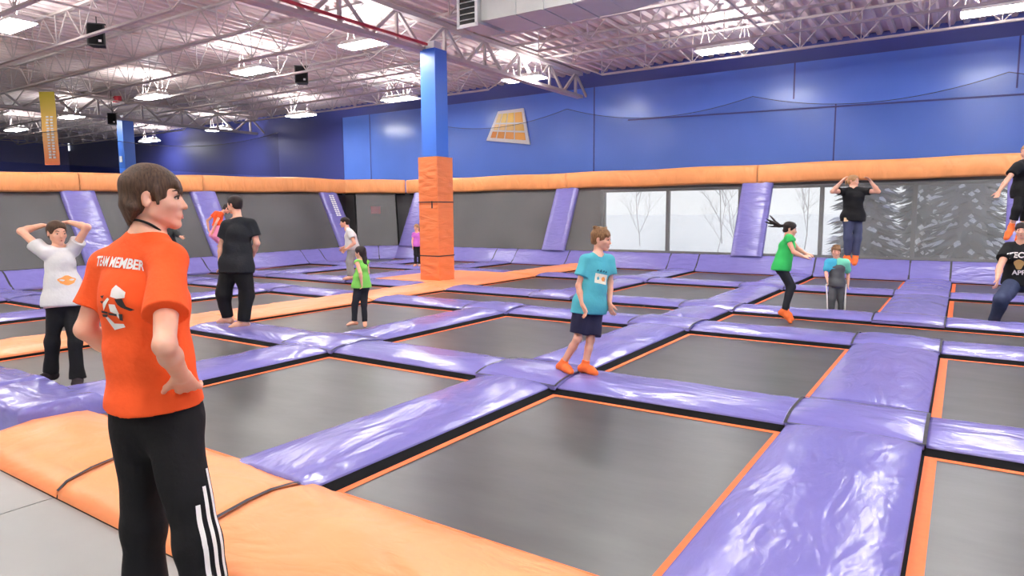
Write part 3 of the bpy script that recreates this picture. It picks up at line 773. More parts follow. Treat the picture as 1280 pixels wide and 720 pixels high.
# ---------------------------------------------------------------- safety nets with scalloped tops
def net(pts, z0, mat, label):
    """pts: (x, y, ztop) hanging points; scallops between them"""
    o = thing('safety_net', (pts[0][0], pts[0][1], z0), label, 'net', 'safety nets'); mb = MB(); top = []; P = []
    for (xa, ya, za), (xb, yb, zb) in zip(pts[:-1], pts[1:]):
        for i in range(17):
            t = i/16; z = za+(zb-za)*t-.42*(1-(2*t-1)**2)
            top.append((xa+(xb-xa)*t, ya+(yb-ya)*t, z))
    b0 = Vector(o.location)
    mb.grid([[Vector((x, y, z0))-b0 for x, y, z in top], [Vector(t_)-b0 for t_ in top]]); mb.build('netting', mat, o)
    MB().tube([Vector(t_)-b0 for t_ in top], .008, 5).build('edge_rope', M['strap'], o)
net([(-16.9, 19.35, 5.0), (-10.8, 19.35, 4.92), (-4.99, 19.35, 4.74), (.67, 19.35, 4.72), (6.5, 19.35, 4.7)], 2.85, M['net'], 'dark safety net with a scalloped top in front of the blue back wall')
ln = [(lp_+Vector(lo)*1.2+ld*SL(y)) for y in (1.0, 8.0, 14.6)]
net([(v.x, v.y, z) for v, z in zip(ln, (3.9, 3.7, 4.3))], 2.85, M['net_dark'], 'dark safety net rising above the left orange rail')
# ---------------------------------------------------------------- people: smooth-blended solids meshed by surface nets
def nv(a): a = np.asarray(a, float); return a/(np.linalg.norm(a)+1e-12)
def A3(*a): return np.array(a, float)
def surface_nets(D, org, h):
    S_ = D < 0
    c = np.zeros(tuple(n-1 for n in D.shape), np.int8)
    for i in (0, 1):
        for j in (0, 1):
            for k in (0, 1): c += S_[i:S_.shape[0]-1+i, j:S_.shape[1]-1+j, k:S_.shape[2]-1+k]
    act = (c > 0) & (c < 8); ids = np.argwhere(act)
    num = np.full(act.shape, -1, np.int64); num[act] = np.arange(len(ids))
    acc = np.zeros((len(ids), 3)); cnt = np.zeros(len(ids))
    cs = [(i, j, k) for i in (0, 1) for j in (0, 1) for k in (0, 1)]
    for a in range(8):
        for b in range(a+1, 8):
            d = np.array(cs[b])-np.array(cs[a])
            if abs(d).sum() != 1: continue
            da = D[ids[:, 0]+cs[a][0], ids[:, 1]+cs[a][1], ids[:, 2]+cs[a][2]]; db = D[ids[:, 0]+cs[b][0], ids[:, 1]+cs[b][1], ids[:, 2]+cs[b][2]]
            m = (da < 0) != (db < 0); t = np.where(m, da/(da-db+1e-20), 0)
            acc += np.where(m[:, None], np.array(cs[a])+t[:, None]*d, 0); cnt += m
    V = (ids+acc/cnt[:, None])*h+org
    Q = []
    for ax in range(3):
        o1, o2 = (ax+1) % 3, (ax+2) % 3
        lo = [slice(None)]*3; hi = [slice(None)]*3; lo[ax] = slice(0, -1); hi[ax] = slice(1, None)
        e = np.argwhere(S_[tuple(lo)] != S_[tuple(hi)])
        e = e[(e[:, o1] > 0) & (e[:, o2] > 0) & (e[:, o1] < D.shape[o1]-1) & (e[:, o2] < D.shape[o2]-1)]
        if not len(e): continue
        ins = S_[e[:, 0], e[:, 1], e[:, 2]]
        u1 = np.zeros(3, int); u1[o1] = 1; u2 = np.zeros(3, int); u2[o2] = 1
        q = [num[tuple((e-s).T)] for s in (u1+u2, u2, 0*u1, u1)]
        q = np.stack(q, 1); q[~ins] = q[~ins][:, ::-1]; Q.append(q)
    return V, np.concatenate(Q)
def cone(a, b, ra, rb, k=.02, clip=None, op='u'):
    return dict(t='c', a=A3(*a), b=A3(*b), r=((ra, ra), (rb, rb)), x=None, k=k, clip=clip, op=op)
def tube(a, b, ra, rb, x, k=.03, clip=None, op='u'):
    return dict(t='t', a=A3(*a), b=A3(*b), r=(ra, rb), x=nv(x), k=k, clip=clip, op=op)
def ell(c, r, axes, k=.02, clip=None, op='u'):
    return dict(t='e', a=A3(*c), b=A3(*c), r=(tuple(r), tuple(r)), x=np.array(axes, float), k=k, clip=clip, op=op)
def sdf_mesh(name, prims, h, mat, parent, org0, fold=0.0, ffreq=1.0, cuts=()):
    us = [p for p in prims if p['op'] == 'u']
    lo = np.min([np.minimum(p['a'], p['b'])-max(max(p['r'][0]), max(p['r'][1]))-p['k'] for p in us], 0)-3*h
    hi = np.max([np.maximum(p['a'], p['b'])+max(max(p['r'][0]), max(p['r'][1]))+p['k'] for p in us], 0)+3*h
    n = np.ceil((hi-lo)/h).astype(int)+1
    D = np.full(tuple(n), 0.6, np.float32)
    for p in prims:
        mr = max(max(p['r'][0]), max(p['r'][1]))+p['k']+3*h
        i0 = np.maximum(0, np.floor((np.minimum(p['a'], p['b'])-mr-lo)/h).astype(int)); i1 = np.minimum(n, np.ceil((np.maximum(p['a'], p['b'])+mr-lo)/h).astype(int)+1)
        if (i1 <= i0).any(): continue
        X, Y, Z = np.meshgrid(*[(lo[q]+h*np.arange(i0[q], i1[q])).astype(np.float32) for q in range(3)], indexing='ij')
        if p['t'] == 'e':
            q = [(X-p['a'][0])*p['x'][i][0]+(Y-p['a'][1])*p['x'][i][1]+(Z-p['a'][2])*p['x'][i][2] for i in range(3)]; r = p['r'][0]
            k0 = np.sqrt((q[0]/r[0])**2+(q[1]/r[1])**2+(q[2]/r[2])**2); k1 = np.sqrt((q[0]/r[0]**2)**2+(q[1]/r[1]**2)**2+(q[2]/r[2]**2)**2)
            d = np.where(k1 > 1e-6, k0*(k0-1)/np.maximum(k1, 1e-6), -min(r))
        else:
            ab = p['b']-p['a']; L = np.linalg.norm(ab)+1e-9; ax = ab/L
            px, py, pz = X-p['a'][0], Y-p['a'][1], Z-p['a'][2]
            s = px*ax[0]+py*ax[1]+pz*ax[2]; t = np.clip(s/L, 0, 1)
            if p['t'] == 'c':
                qx, qy, qz = px-ax[0]*t*L, py-ax[1]*t*L, pz-ax[2]*t*L
                d = np.sqrt(qx*qx+qy*qy+qz*qz)-(p['r'][0][0]+(p['r'][1][0]-p['r'][0][0])*t)
            else:
                x = nv(p['x']-ax*(p['x']@ax)); y = np.cross(ax, x)
                u = px*x[0]+py*x[1]+pz*x[2]; v = px*y[0]+py*y[1]+pz*y[2]; w = s-t*L
                rx = p['r'][0][0]+(p['r'][1][0]-p['r'][0][0])*t; ry = p['r'][0][1]+(p['r'][1][1]-p['r'][0][1])*t; rm = np.minimum(rx, ry)
                d = (np.sqrt((u/rx)**2+(v/ry)**2+(w/rm)**2)-1)*rm
        if p['clip'] is not None:
            for cp_, cn in (p['clip'] if isinstance(p['clip'], list) else [p['clip']]):
                d = np.maximum(d, (X-cp_[0])*cn[0]+(Y-cp_[1])*cn[1]+(Z-cp_[2])*cn[2])
        w_ = tuple(slice(i0[q], i1[q]) for q in range(3)); o = D[w_]; k = max(p['k'], 1e-4)
        if p['op'] == 'u':
            hh = np.maximum(k-np.abs(o-d), 0)/k; D[w_] = np.minimum(o, d)-hh*hh*k*.25
        else:
            hh = np.maximum(k-np.abs(o+d), 0)/k; D[w_] = np.maximum(o, -d)+hh*hh*k*.25
    if fold:
        X, Y, Z = np.meshgrid(*[(lo[q]+h*np.arange(n[q])).astype(np.float32) for q in range(3)], indexing='ij')
        f_ = ffreq
        D += fold*(np.sin(17*f_*X+9*f_*Z+2*np.sin(6*f_*Y+5*f_*Z))+np.sin(13*f_*Y-11*f_*Z+1.7*np.sin(7*f_*X))+.7*np.sin(29*f_*Z+8*f_*X+9*f_*Y))
    for cp_, cn in cuts:
        X, Y, Z = np.meshgrid(*[(lo[q]+h*np.arange(n[q])).astype(np.float32) for q in range(3)], indexing='ij')
        D = np.maximum(D, (X-cp_[0])*cn[0]+(Y-cp_[1])*cn[1]+(Z-cp_[2])*cn[2])
    V, Q = surface_nets(D, lo, h)
    V = V-np.asarray(org0)
    me = bpy.data.meshes.new(name); me.from_pydata(V.tolist(), [], Q.tolist()); me.update()
    return mesh_object(name, me, mat, parent, (0, 0, 0), True)

def skin_mat(nm, c, red=.0):
    m, nt, b = new_mat(nm); b.inputs['Base Color'].default_value = (*c, 1); b.inputs['Roughness'].default_value = .5
    b.inputs['Subsurface Weight'].default_value = .12; b.inputs['Subsurface Radius'].default_value = (.02, .008, .004); b.inputs['Subsurface Scale'].default_value = .5
    g = nt.nodes.new('ShaderNodeNewGeometry'); n = nt.nodes.new('ShaderNodeTexNoise'); n.inputs['Scale'].default_value = 22
    nt.links.new(g.outputs['Position'], n.inputs['Vector']); r = nt.nodes.new('ShaderNodeValToRGB')
    r.color_ramp.elements[0].position = .35; r.color_ramp.elements[1].position = .7
    r.color_ramp.elements[0].color = (*c, 1); r.color_ramp.elements[1].color = (min(1, c[0]*1.03), c[1]*.90, c[2]*.86, 1)
    nt.links.new(n.outputs['Fac'], r.inputs['Fac']); nt.links.new(r.outputs['Color'], b.inputs['Base Color'])
    return m
def hair_mat(nm, c):
    m, nt, b = new_mat(nm); b.inputs['Roughness'].default_value = .6; b.inputs['Specular IOR Level'].default_value = .3
    g = nt.nodes.new('ShaderNodeNewGeometry'); mp = nt.nodes.new('ShaderNodeMapping'); mp.inputs['Scale'].default_value = (160, 160, 22)
    n = nt.nodes.new('ShaderNodeTexNoise'); n.inputs['Scale'].default_value = 1; n.inputs['Detail'].default_value = 3
    nt.links.new(g.outputs['Position'], mp.inputs[0]); nt.links.new(mp.outputs[0], n.inputs['Vector'])
    r = nt.nodes.new('ShaderNodeValToRGB'); r.color_ramp.elements[0].color = (*[x*.55 for x in c], 1); r.color_ramp.elements[1].color = (*[min(1, x*1.6) for x in c], 1)
    r.color_ramp.elements[0].position = .3; r.color_ramp.elements[1].position = .75
    nt.links.new(n.outputs['Fac'], r.inputs['Fac']); nt.links.new(r.outputs['Color'], b.inputs['Base Color'])
    bp = nt.nodes.new('ShaderNodeBump'); bp.inputs['Strength'].default_value = .6; bp.inputs['Distance'].default_value = .006
    nt.links.new(n.outputs['Fac'], bp.inputs['Height']); nt.links.new(bp.outputs[0], b.inputs['Normal'])
    return m
_cm = {}
def cloth(nm, c, rough=.85):
    if nm not in _cm:
        _cm[nm] = plain(nm, rgb(*c), rough, spec=.25, noise=.05, nscale=6, bump=.25, bscale=26)
    return _cm[nm]
SKIN = skin_mat('fair_skin', rgb(232, 178, 150)); SKIN_T = skin_mat('tan_skin', rgb(206, 152, 120))
EYEW = plain('eye_white', rgb(196, 188, 180), .4); IRIS = plain('eye_iris', rgb(62, 46, 36), .2); LIP = plain('lip', rgb(196, 112, 100), .45); LID = plain('eyelash', rgb(60, 44, 36), .7)
HAIR = {'brown': hair_mat('brown_hair', rgb(74, 54, 40)), 'dark': hair_mat('dark_hair', rgb(40, 30, 28)), 'blond': hair_mat('blond_hair', rgb(176, 134, 92)), 'light_brown': hair_mat('light_brown_hair', rgb(128, 94, 62))}

def head_frame(P):
    hf = nv(P['face']); up0 = nv(P.get('up', (0, 0, 1))); hr = nv(np.cross(hf, up0)); hu = np.cross(hr, hf); return hr, hf, hu
def person(name_label, P, opt):
    """P: joints in world space (L/R are the person's own); opt: look"""
    J = {k: A3(*v) for k, v in P.items() if not isinstance(v, (int, float))}
    s = P['s']; HH = P['hh']; h = opt.get('res', .012); bulk = opt.get('bulk', 1.0); ab = bulk*opt.get('arm', 1.0)
    low = min(J['AL'][2], J['AR'][2]) - .07*s
    base = A3((J['AL'][0]+J['AR'][0])/2, (J['AL'][1]+J['AR'][1])/2, low)
    root = thing('person', base, name_label, 'person')
    hr, hf, hu = head_frame(P); hc = J['H']
    pel = (J['HL']+J['HR'])/2; sh = (J['SL']+J['SR'])/2; up = nv(sh-pel); rt = nv((J['SR']-J['SL'])); rt = nv(rt-up*(rt@up)); fw = np.cross(up, rt)
    rtp = nv(J['HR']-J['HL']); 
    hw = np.linalg.norm(J['SR']-J['SL'])/2; pw = np.linalg.norm(J['HR']-J['HL'])/2
    ax = np.array([hr, hf, hu])
    def hp(x, y, z): return hc+(hr*x+hf*y+hu*z)*HH
    skin = opt.get('skin', SKIN)
    B = []
    # head
    if opt.get('head', True):
        B += [ell(hp(0, -.07, .13), A3(.325, .405, .355)*HH, ax, .04*HH), ell(hp(0, .10, -.10), A3(.275, .285, .36)*HH, ax, .06*HH),
              ell(hp(0, -.03, -.16), A3(.26, .27, .24)*HH, ax, .08*HH),
              cone(hp(.19, .02, -.25), hp(.05, .27, -.40), .09*HH, .07*HH, .07*HH), cone(hp(-.19, .02, -.25), hp(-.05, .27, -.40), .09*HH, .07*HH, .07*HH),
              ell(hp(0, .29, -.41), A3(.085, .085, .075)*HH, ax, .05*HH),
              cone(hp(-.15, .30, .085), hp(.15, .30, .085), .052*HH, .052*HH, .05*HH),
              cone(hp(0, .340, .03), hp(0, .432, -.132), .031*HH, .045*HH, .035*HH), ell(hp(.042, .375, -.145), A3(.034, .042, .030)*HH, ax, .03*HH), ell(hp(-.042, .375, -.145), A3(.034, .042, .030)*HH, ax, .03*HH),
              ell(hp(.17, .25, -.10), A3(.09, .09, .08)*HH, ax, .07*HH), ell(hp(-.17, .25, -.10), A3(.09, .09, .08)*HH, ax, .07*HH),
              ell(hp(0, .335, -.265), A3(.105, .06, .075)*HH, ax, .04*HH)]
        for sg_ in (-1, 1):
            B += [ell(hp(sg_*.145, .395, .0), A3(.075, .06, .05)*HH, ax, .05*HH, op='s')]
            B += [ell(hp(sg_*.335, -.06, -.03), A3(.035, .085, .135)*HH, np.array([nv(hr-hf*sg_*.35), nv(hf+hr*sg_*.35), hu]), .02*HH), ell(hp(sg_*.372, -.035, -.01), A3(.032, .050, .085)*HH, ax, .02*HH, op='s')]
        if opt.get('fine'):
            B += [cone(hp(-.085, .395, -.285), hp(.085, .395, -.285), .010*HH, .010*HH, .012*HH, op='s')]
            for sg_ in (-1, 1): B += [ell(hp(sg_*.035, .425, -.19), A3(.018, .02, .012)*HH, ax, .012*HH, op='s')]
        B += [cone(hp(0, -.10, -.22), J['N'], .23*HH*opt.get('neck', 1), .235*HH*opt.get('neck', 1), .06*HH)]
    # trunk
    wst = pel+(sh-pel)*.38; che = pel+(sh-pel)*.76
    B += [tube(pel, wst, (pw+.075*s*bulk, .105*s*bulk), (.125*s*bulk, .092*s*bulk), rt, .05*s), tube(wst, che, (.125*s*bulk, .092*s*bulk), (hw*.86, .105*s*bulk), rt, .05*s),
          tube(che, sh, (hw*.86, .105*s*bulk), (hw*.80, .07*s), rt, .05*s)]
    for S_ in ('SL', 'SR'): B += [cone(J['N']-up*.02*s, J[S_], .042*s, .048*s, .05*s)]
    for q in 'LR':
        S_, E_, W_, H_, K_, A_ = (J[c+q] for c in 'SEWHKA'); sd = -1 if q == 'L' else 1
        B += [cone(S_, E_, .050*s*bulk, .038*s*ab, .03*s), cone(E_, E_+(W_-E_)*.35, .038*s*ab, .040*s*ab, .02*s), cone(E_+(W_-E_)*.35, W_, .040*s*ab, .026*s, .02*s)]
        # hand: palm, four fingers, thumb
        hd = nv(J.get('G'+q, W_+(W_-E_))-W_); tn = nv(J['T'+q+'h']-W_) if 'T'+q+'h' in J else nv(fw-hd*(fw@hd)+.001)
        tn = nv(tn-hd*(tn@hd)); pn = np.cross(hd, tn)*sd       # palm normal (towards the palm)
        u = .185*s
        k1 = W_+hd*.40*u
        B += [tube(W_+hd*.05*u, W_+hd*.42*u, (.17*u, .10*u), (.22*u, .075*u), tn, .012*s)]
        curl = opt.get('curl', .55)
        for i, (o_, L_) in enumerate(((.165, .40), (.055, .45), (-.055, .42), (-.16, .33))):
            p0 = W_+hd*.44*u+tn*o_*u; d1 = nv(hd+pn*curl*.6+tn*o_*.5); p1 = p0+d1*L_*.5*u; d2 = nv(hd+pn*curl*1.9+tn*o_*.3); p2 = p1+d2*L_*.32*u; d3 = nv(hd*.7+pn*curl*2.8); p3 = p2+d3*L_*.22*u
            r0 = .050*u
            B += [cone(p0, p1, r0, r0*.95, .006*s), cone(p1, p2, r0*.95, r0*.85, .005*s), cone(p2, p3, r0*.85, r0*.7, .005*s)]
        t0 = W_+hd*.12*u+tn*.14*u; t1 = W_+hd*.34*u+tn*.33*u+pn*.06*u; t2 = t1+nv(hd*.8+tn*.45+pn*.2)*.24*u
        B += [cone(t0, t1, .075*u, .058*u, .012*s), cone(t1, t2, .058*u, .045*u, .006*s)]
        # leg and foot
        B += [cone(H_, K_, .082*s*bulk, .052*s*bulk, .04*s), cone(K_, K_+(A_-K_)*.3, .052*s*bulk, .054*s*bulk, .03*s), cone(K_+(A_-K_)*.3, A_, .054*s*bulk, .036*s, .02*s)]
        ft = J['F'+q]; fd = nv(ft-A_); heel = A_-nv(A3(fd[0], fd[1], 0)+1e-6)*.045*s+A3(0, 0, -.03*s)
        if opt.get('shoe') is None or opt.get('sock'):
            pass
        mid = A_+(ft-A_)*.55
        B += [cone(A_, heel, .036*s, .036*s, .02*s), cone(A_, mid, .036*s, .034*s, .03*s), cone(heel, mid, .034*s, .032*s, .03*s), cone(mid, ft, .036*s, .024*s, .03*s)]
        side = nv(np.cross(A3(fd[0], fd[1], 0), A3(0, 0, 1)))
        B += [cone(mid+side*.016*s, ft+side*.018*s-fd*.01*s, .026*s, .020*s, .015*s), cone(mid-side*.016*s, ft-side*.02*s-fd*.02*s, .026*s, .018*s, .015*s)]
    sdf_mesh('body', B, h, skin, root, base)
    # face pieces
    if opt.get('head', True):
        for sg_ in (-1, 1):
            sdf_mesh('eye', [ell(hp(sg_*.145, .305, .0), A3(.054, .056, .026)*HH, ax, .001)], max(.0022, .018*HH), EYEW, root, base)
            sdf_mesh('iris', [ell(hp(sg_*.145, .352, .002), A3(.030, .018, .025)*HH, ax, .001)], max(.0016, .010*HH), IRIS, root, base)
            sdf_mesh('eyebrow', [cone(hp(sg_*.08, .365, .105), hp(sg_*.16, .345, .125), .014*HH, .016*HH, .01*HH), cone(hp(sg_*.16, .345, .125), hp(sg_*.23, .285, .105), .016*HH, .008*HH, .01*HH)], max(.0025, .012*HH), HAIR[opt['hair'][1]], root, base)
            if opt.get('fine'):
                sdf_mesh('eyelid', [cone(hp(sg_*.085, .350, .018), hp(sg_*.145, .368, .043), .011*HH, .014*HH, .01*HH), cone(hp(sg_*.145, .368, .043), hp(sg_*.215, .318, .012), .014*HH, .011*HH, .01*HH)], .002, LID, root, base)
        sdf_mesh('lips', [cone(hp(-.07, .358, -.275), hp(0, .390, -.268), .008*HH, .016*HH, .008*HH), cone(hp(.07, .358, -.275), hp(0, .390, -.268), .008*HH, .016*HH, .008*HH),
                          cone(hp(-.06, .356, -.298), hp(0, .386, -.306), .008*HH, .020*HH, .008*HH), cone(hp(.06, .356, -.298), hp(0, .386, -.306), .008*HH, .020*HH, .008*HH)], max(.002, .012*HH), LIP, root, base)
        style, hcol = opt['hair'][:2]
        g_ = min(h, .007) if opt.get('fine') else min(h, .008)
        Hh = [ell(hp(0, -.08, .155), A3(.365, .455, .385)*HH, ax, .03*HH), ell(hp(0, -.22, -.05), A3(.30, .27, .33)*HH, ax, .06*HH)]
        if style in ('short', 'bangs', 'boy'):
            Hh += [ell(hp(0, .55, -.21), A3(.42, .45, .43 if style == 'bangs' else .40)*HH, ax, .03*HH, op='s'), ell(hp(0, -.1, -.62), A3(.9, .9, .36)*HH, ax, .04*HH, op='s')]
            if True:
                for sg_ in (-1, 1): Hh += [ell(hp(sg_*.31, .36, .04), A3(.17, .17, .22 if style == 'bangs' else .19)*HH, ax, .03*HH, op='s')]
        elif style in ('pony', 'bun', 'up'):
            Hh += [ell(hp(0, .50, -.22), A3(.42, .46, .52)*HH, ax, .03*HH, op='s'), ell(hp(0, .1, -.66), A3(.9, .9, .42)*HH, ax, .04*HH, op='s')]
        elif style == 'long':
            Hh += [ell(hp(0, .50, -.20), A3(.36, .46, .45)*HH, ax, .03*HH, op='s'), tube(hp(0, -.30, .0), hp(0, -.38, -1.1), (.34*HH, .16*HH), (.20*HH, .08*HH), hr, .08*HH)]
        for sg_ in (-1, 1):       # ears stay free
            if style != 'long': Hh += [ell(hp(sg_*.38, -.05, -.05), A3(.10, .10, .15)*HH, ax, .02*HH, op='s')]
        if style == 'bangs':
            for sg_ in (-1, 1):
                Hh += [cone(hp(sg_*.31, .07, .14), hp(sg_*.325, .10, -.10), .06*HH, .025*HH, .03*HH), cone(hp(sg_*.30, -.24, -.18), hp(sg_*.24, -.28, -.36), .09*HH, .03*HH, .05*HH)]
            for i in range(13):
                x = -.27+.034*i; yb = .355-.55*x*x; dz = (.0, .06, .02, .08)[i % 4]-.06*max(0, x)/.2
                Hh += [cone(hp(x, yb-.05, .235), hp(x+.03, yb+.012, .155-dz*.5), .050*HH, .026*HH, .03*HH), cone(hp(x+.03, yb+.012, .155-dz*.5), hp(x+.055, yb+.02, .10-dz), .026*HH, .008*HH, .012*HH)]
            Hh += [cone(hp(0, -.36, -.15), hp(0, -.36, -.42), .16*HH, .05*HH, .06*HH), cone(hp(.14, -.28, -.12), hp(.10, -.33, -.40), .16*HH, .05*HH, .09*HH), cone(hp(-.14, -.28, -.12), hp(-.10, -.33, -.40), .16*HH, .05*HH, .09*HH)]
        if style == 'boy':
            for i in range(9):
                x = -.24+.06*i; Hh += [cone(hp(x, .27-.55*x*x, .26), hp(x+.02, .36-.55*x*x, .205-.03*(i % 2)), .058*HH, .020*HH, .03*HH), cone(hp(x*.9, .05-.2*(i % 3), .49), hp(x*1.1, .10-.2*(i % 3), .55), .06*HH, .02*HH, .06*HH)]
            Hh += [cone(hp(.315, .05, .12), hp(.32, .07, -.04), .05*HH, .02*HH, .03*HH), cone(hp(-.315, .05, .12), hp(-.32, .07, -.04), .05*HH, .02*HH, .03*HH)]
        for tail in opt.get('tails', ()):
            pts = [hp(*t[:3]) if len(t) == 4 else A3(*t[1:4]) for t in tail]; rr = [t[3] if len(t) == 4 else t[4] for t in tail]
            for a, b, ra, rb in zip(pts[:-1], pts[1:], rr[:-1], rr[1:]): Hh += [cone(a, b, ra*HH, rb*HH, .03*HH)]
        sdf_mesh('hair', Hh, g_, HAIR[hcol], root, base, fold=.0012 if opt.get('fine') else .002, ffreq=3.0)
    # shirt
    cl = {}
    if opt.get('shirt'):
        mt, slv, hem, loose = opt['shirt']; ex = loose*s
        hp_ = pel-up*hem*s; hem_n = -nv(up*opt.get('hem_lean', .5)+A3(0, 0, 1))
        Sx = [tube(pel+up*.02*s, wst, (pw+.098*s*bulk+ex, .130*s*bulk+ex), (.135*s*bulk+ex, .105*s*bulk+ex), rt, .06*s, clip=(hp_, hem_n)), tube(wst, che, (.135*s*bulk+ex, .105*s*bulk+ex), (hw*.90+ex*.5, .128*s*bulk+ex*.4), rt, .06*s),
              tube(che, sh-up*.01*s, (hw*.90+ex*.5, .128*s*bulk+ex*.4), (hw*.86, .088*s), rt, .05*s),
              tube(hp_-up*.05*s, pel+up*.02*s, (pw+.108*s*bulk+ex*1.1, .138*s*bulk+ex*1.1), (pw+.100*s*bulk+ex, .130*s*bulk+ex), rtp, .05*s, clip=(hp_, hem_n))]
        for S_ in ('SL', 'SR'): Sx += [cone(J['N']-up*.025*s, J[S_]+up*.004*s, .053*s, .058*s, .05*s)]
        for q in 'LR':
            S_, E_, W_ = (J[c+q] for c in 'SEW')
            if slv <= 0: continue
            if slv <= 1:
                e = S_+(E_-S_)*slv; d_ = nv(E_-S_); Sx += [cone(S_, S_+(E_-S_)*(slv+.15), .060*s*bulk+ex*.4, (.056+.010*min(1, slv*1.4))*s*bulk+ex*.7, .035*s, clip=(e, d_))]
            else:
                Sx += [cone(S_, E_, .066*s*bulk+ex*.4, .055*s*bulk+ex*.4, .035*s), cone(E_, E_+(W_-E_)*(slv-1), .055*s*bulk+ex*.4, .038*s+ex*.3, .03*s, clip=(E_+(W_-E_)*(slv-1)*.97, nv(W_-E_)))]
        nk = nv(J['H']-J['N']); Sx += [cone(J['N']-nk*.03*s+fw*opt.get('scoop', .015)*s, J['N']+nk*.30*s, .25*HH, .30*HH, .010*s, op='s')]
        cl['shirt'] = sdf_mesh(opt.get('shirt_name', 'tshirt'), Sx, h, mt, root, base, fold=opt.get('fold', .0035)*s, ffreq=1/s**.5)
    if opt.get('pants'):
        mt, frac, loose, rise = opt['pants']; ex = loose*s
        Px = [tube(pel-up*.02*s, pel+up*rise*s, (pw+.080*s*bulk+ex*.5, .110*s*bulk+ex*.5), (pw+.070*s*bulk+ex*.3, .105*s*bulk+ex*.3), rtp, .05*s)]
        fl_ = opt.get('flare', 0)*s
        for q in 'LR':
            H_, K_, A_ = (J[c+q] for c in 'HKA')
            if frac <= 1:      # shorts
                e = H_+(K_-H_)*frac; Px += [cone(H_, K_+(K_-H_)*.1, .094*s*bulk+ex*.8, .085*s*bulk+ex, .05*s, clip=(e, nv(K_-H_)))]
            else:
                t = frac-1; e = K_+(A_-K_)*t; d_ = nv(A_-K_)
                tc = (pel+up*max(rise, .02)*s, nv(up*.4+A3(0, 0, 1)))
                Px += [cone(H_, K_, .092*s*bulk+ex*.8, .064*s*bulk+ex*.7, .05*s, clip=tc), cone(K_, A_+d_*.05*s, .064*s*bulk+ex*.7, .050*s*bulk+ex*.5+fl_, .04*s, clip=(e, d_))]
        cl['pants'] = sdf_mesh(opt.get('pants_name', 'trousers'), Px, h, mt, root, base, fold=.004*s, ffreq=.9/s**.5)
    if opt.get('foot'):
        mt, nm, hi_ = opt['foot']
        for q in 'LR':
            K_, A_, ft = J['K'+q], J['A'+q], J['F'+q]; fd = nv(ft-A_); heel = A_-nv(A3(fd[0], fd[1], 0)+1e-6)*.047*s+A3(0, 0, -.03*s); mid = A_+(ft-A_)*.55
            up_ = nv(K_-A_); top = A_+up_*hi_*s; side = nv(np.cross(A3(fd[0], fd[1], 0), A3(0, 0, 1))); g2 = .007*s
            Fx = [cone(A_-up_*.01*s, A_+up_*(hi_+.03)*s, .037*s+g2, .040*s+g2, .02*s, clip=(top, up_)), cone(A_, heel, .036*s+g2, .037*s+g2, .02*s), cone(A_, mid, .036*s+g2, .035*s+g2, .03*s), cone(heel, mid, .036*s+g2, .034*s+g2, .03*s),
                  cone(mid, ft, .037*s+g2, .026*s+g2, .03*s), cone(mid+side*.016*s, ft+side*.016*s, .026*s+g2, .020*s+g2, .02*s), cone(mid-side*.016*s, ft-side*.016*s-fd*.01, .026*s+g2, .019*s+g2, .02*s)]
            sdf_mesh(nm, Fx, min(h, .009), mt, root, base)
    return root, base, cl, dict(up=up, rt=rt, fw=fw, pel=pel, sh=sh, hw=hw)

def decal(name, tris, target, base, org, xd, yd, nd, mat, parent, off=.003):
    """flat print laid onto a garment: 2-D shapes pressed along -nd onto the mesh"""
    me = target.data
    bv = BVHTree.FromPolygons([v.co for v in me.vertices], [tuple(p.vertices) for p in me.polygons])
    o_, xd, yd, nd = (Vector(q) for q in (np.asarray(org)-np.asarray(base), nv(xd), nv(yd), nv(nd)))
    V, Fs = [], []
    for vs, fs in tris:
        k0 = len(V); ok = True; tmp = []
        for x, y in vs:
            p = o_+xd*x+yd*y; hit = bv.ray_cast(p+nd*.5, -nd, 1.0)
            tmp.append(hit[0]+(hit[1]*.5+nd*.5).normalized()*off if hit[0] is not None else None)
        keep = [f for f in fs if all(tmp[i] is not None for i in f)]
        V += [t if t is not None else Vector((0, 0, 0)) for t in tmp]; Fs += [tuple(i+k0 for i in f) for f in keep]
    used = sorted({i for f in Fs for i in f}); mp = {a: i for i, a in enumerate(used)}
    mb = MB(); mb.v = [tuple(V[i]) for i in used]; mb.f = [tuple(mp[i] for i in f) for f in Fs]
    return mb.build(name, mat, parent)
def poly2d(pts, nseg=1):
    """polygon as fan from its middle, edges split for bending"""
    q = []
    for a, b in zip(pts, pts[1:]+pts[:1]):
        for t in range(nseg): q.append((a[0]+(b[0]-a[0])*t/nseg, a[1]+(b[1]-a[1])*t/nseg))
    c = (sum(p[0] for p in q)/len(q), sum(p[1] for p in q)/len(q)); n = len(q)
    return q+[c], [(i, (i+1) % n, n) for i in range(n)]
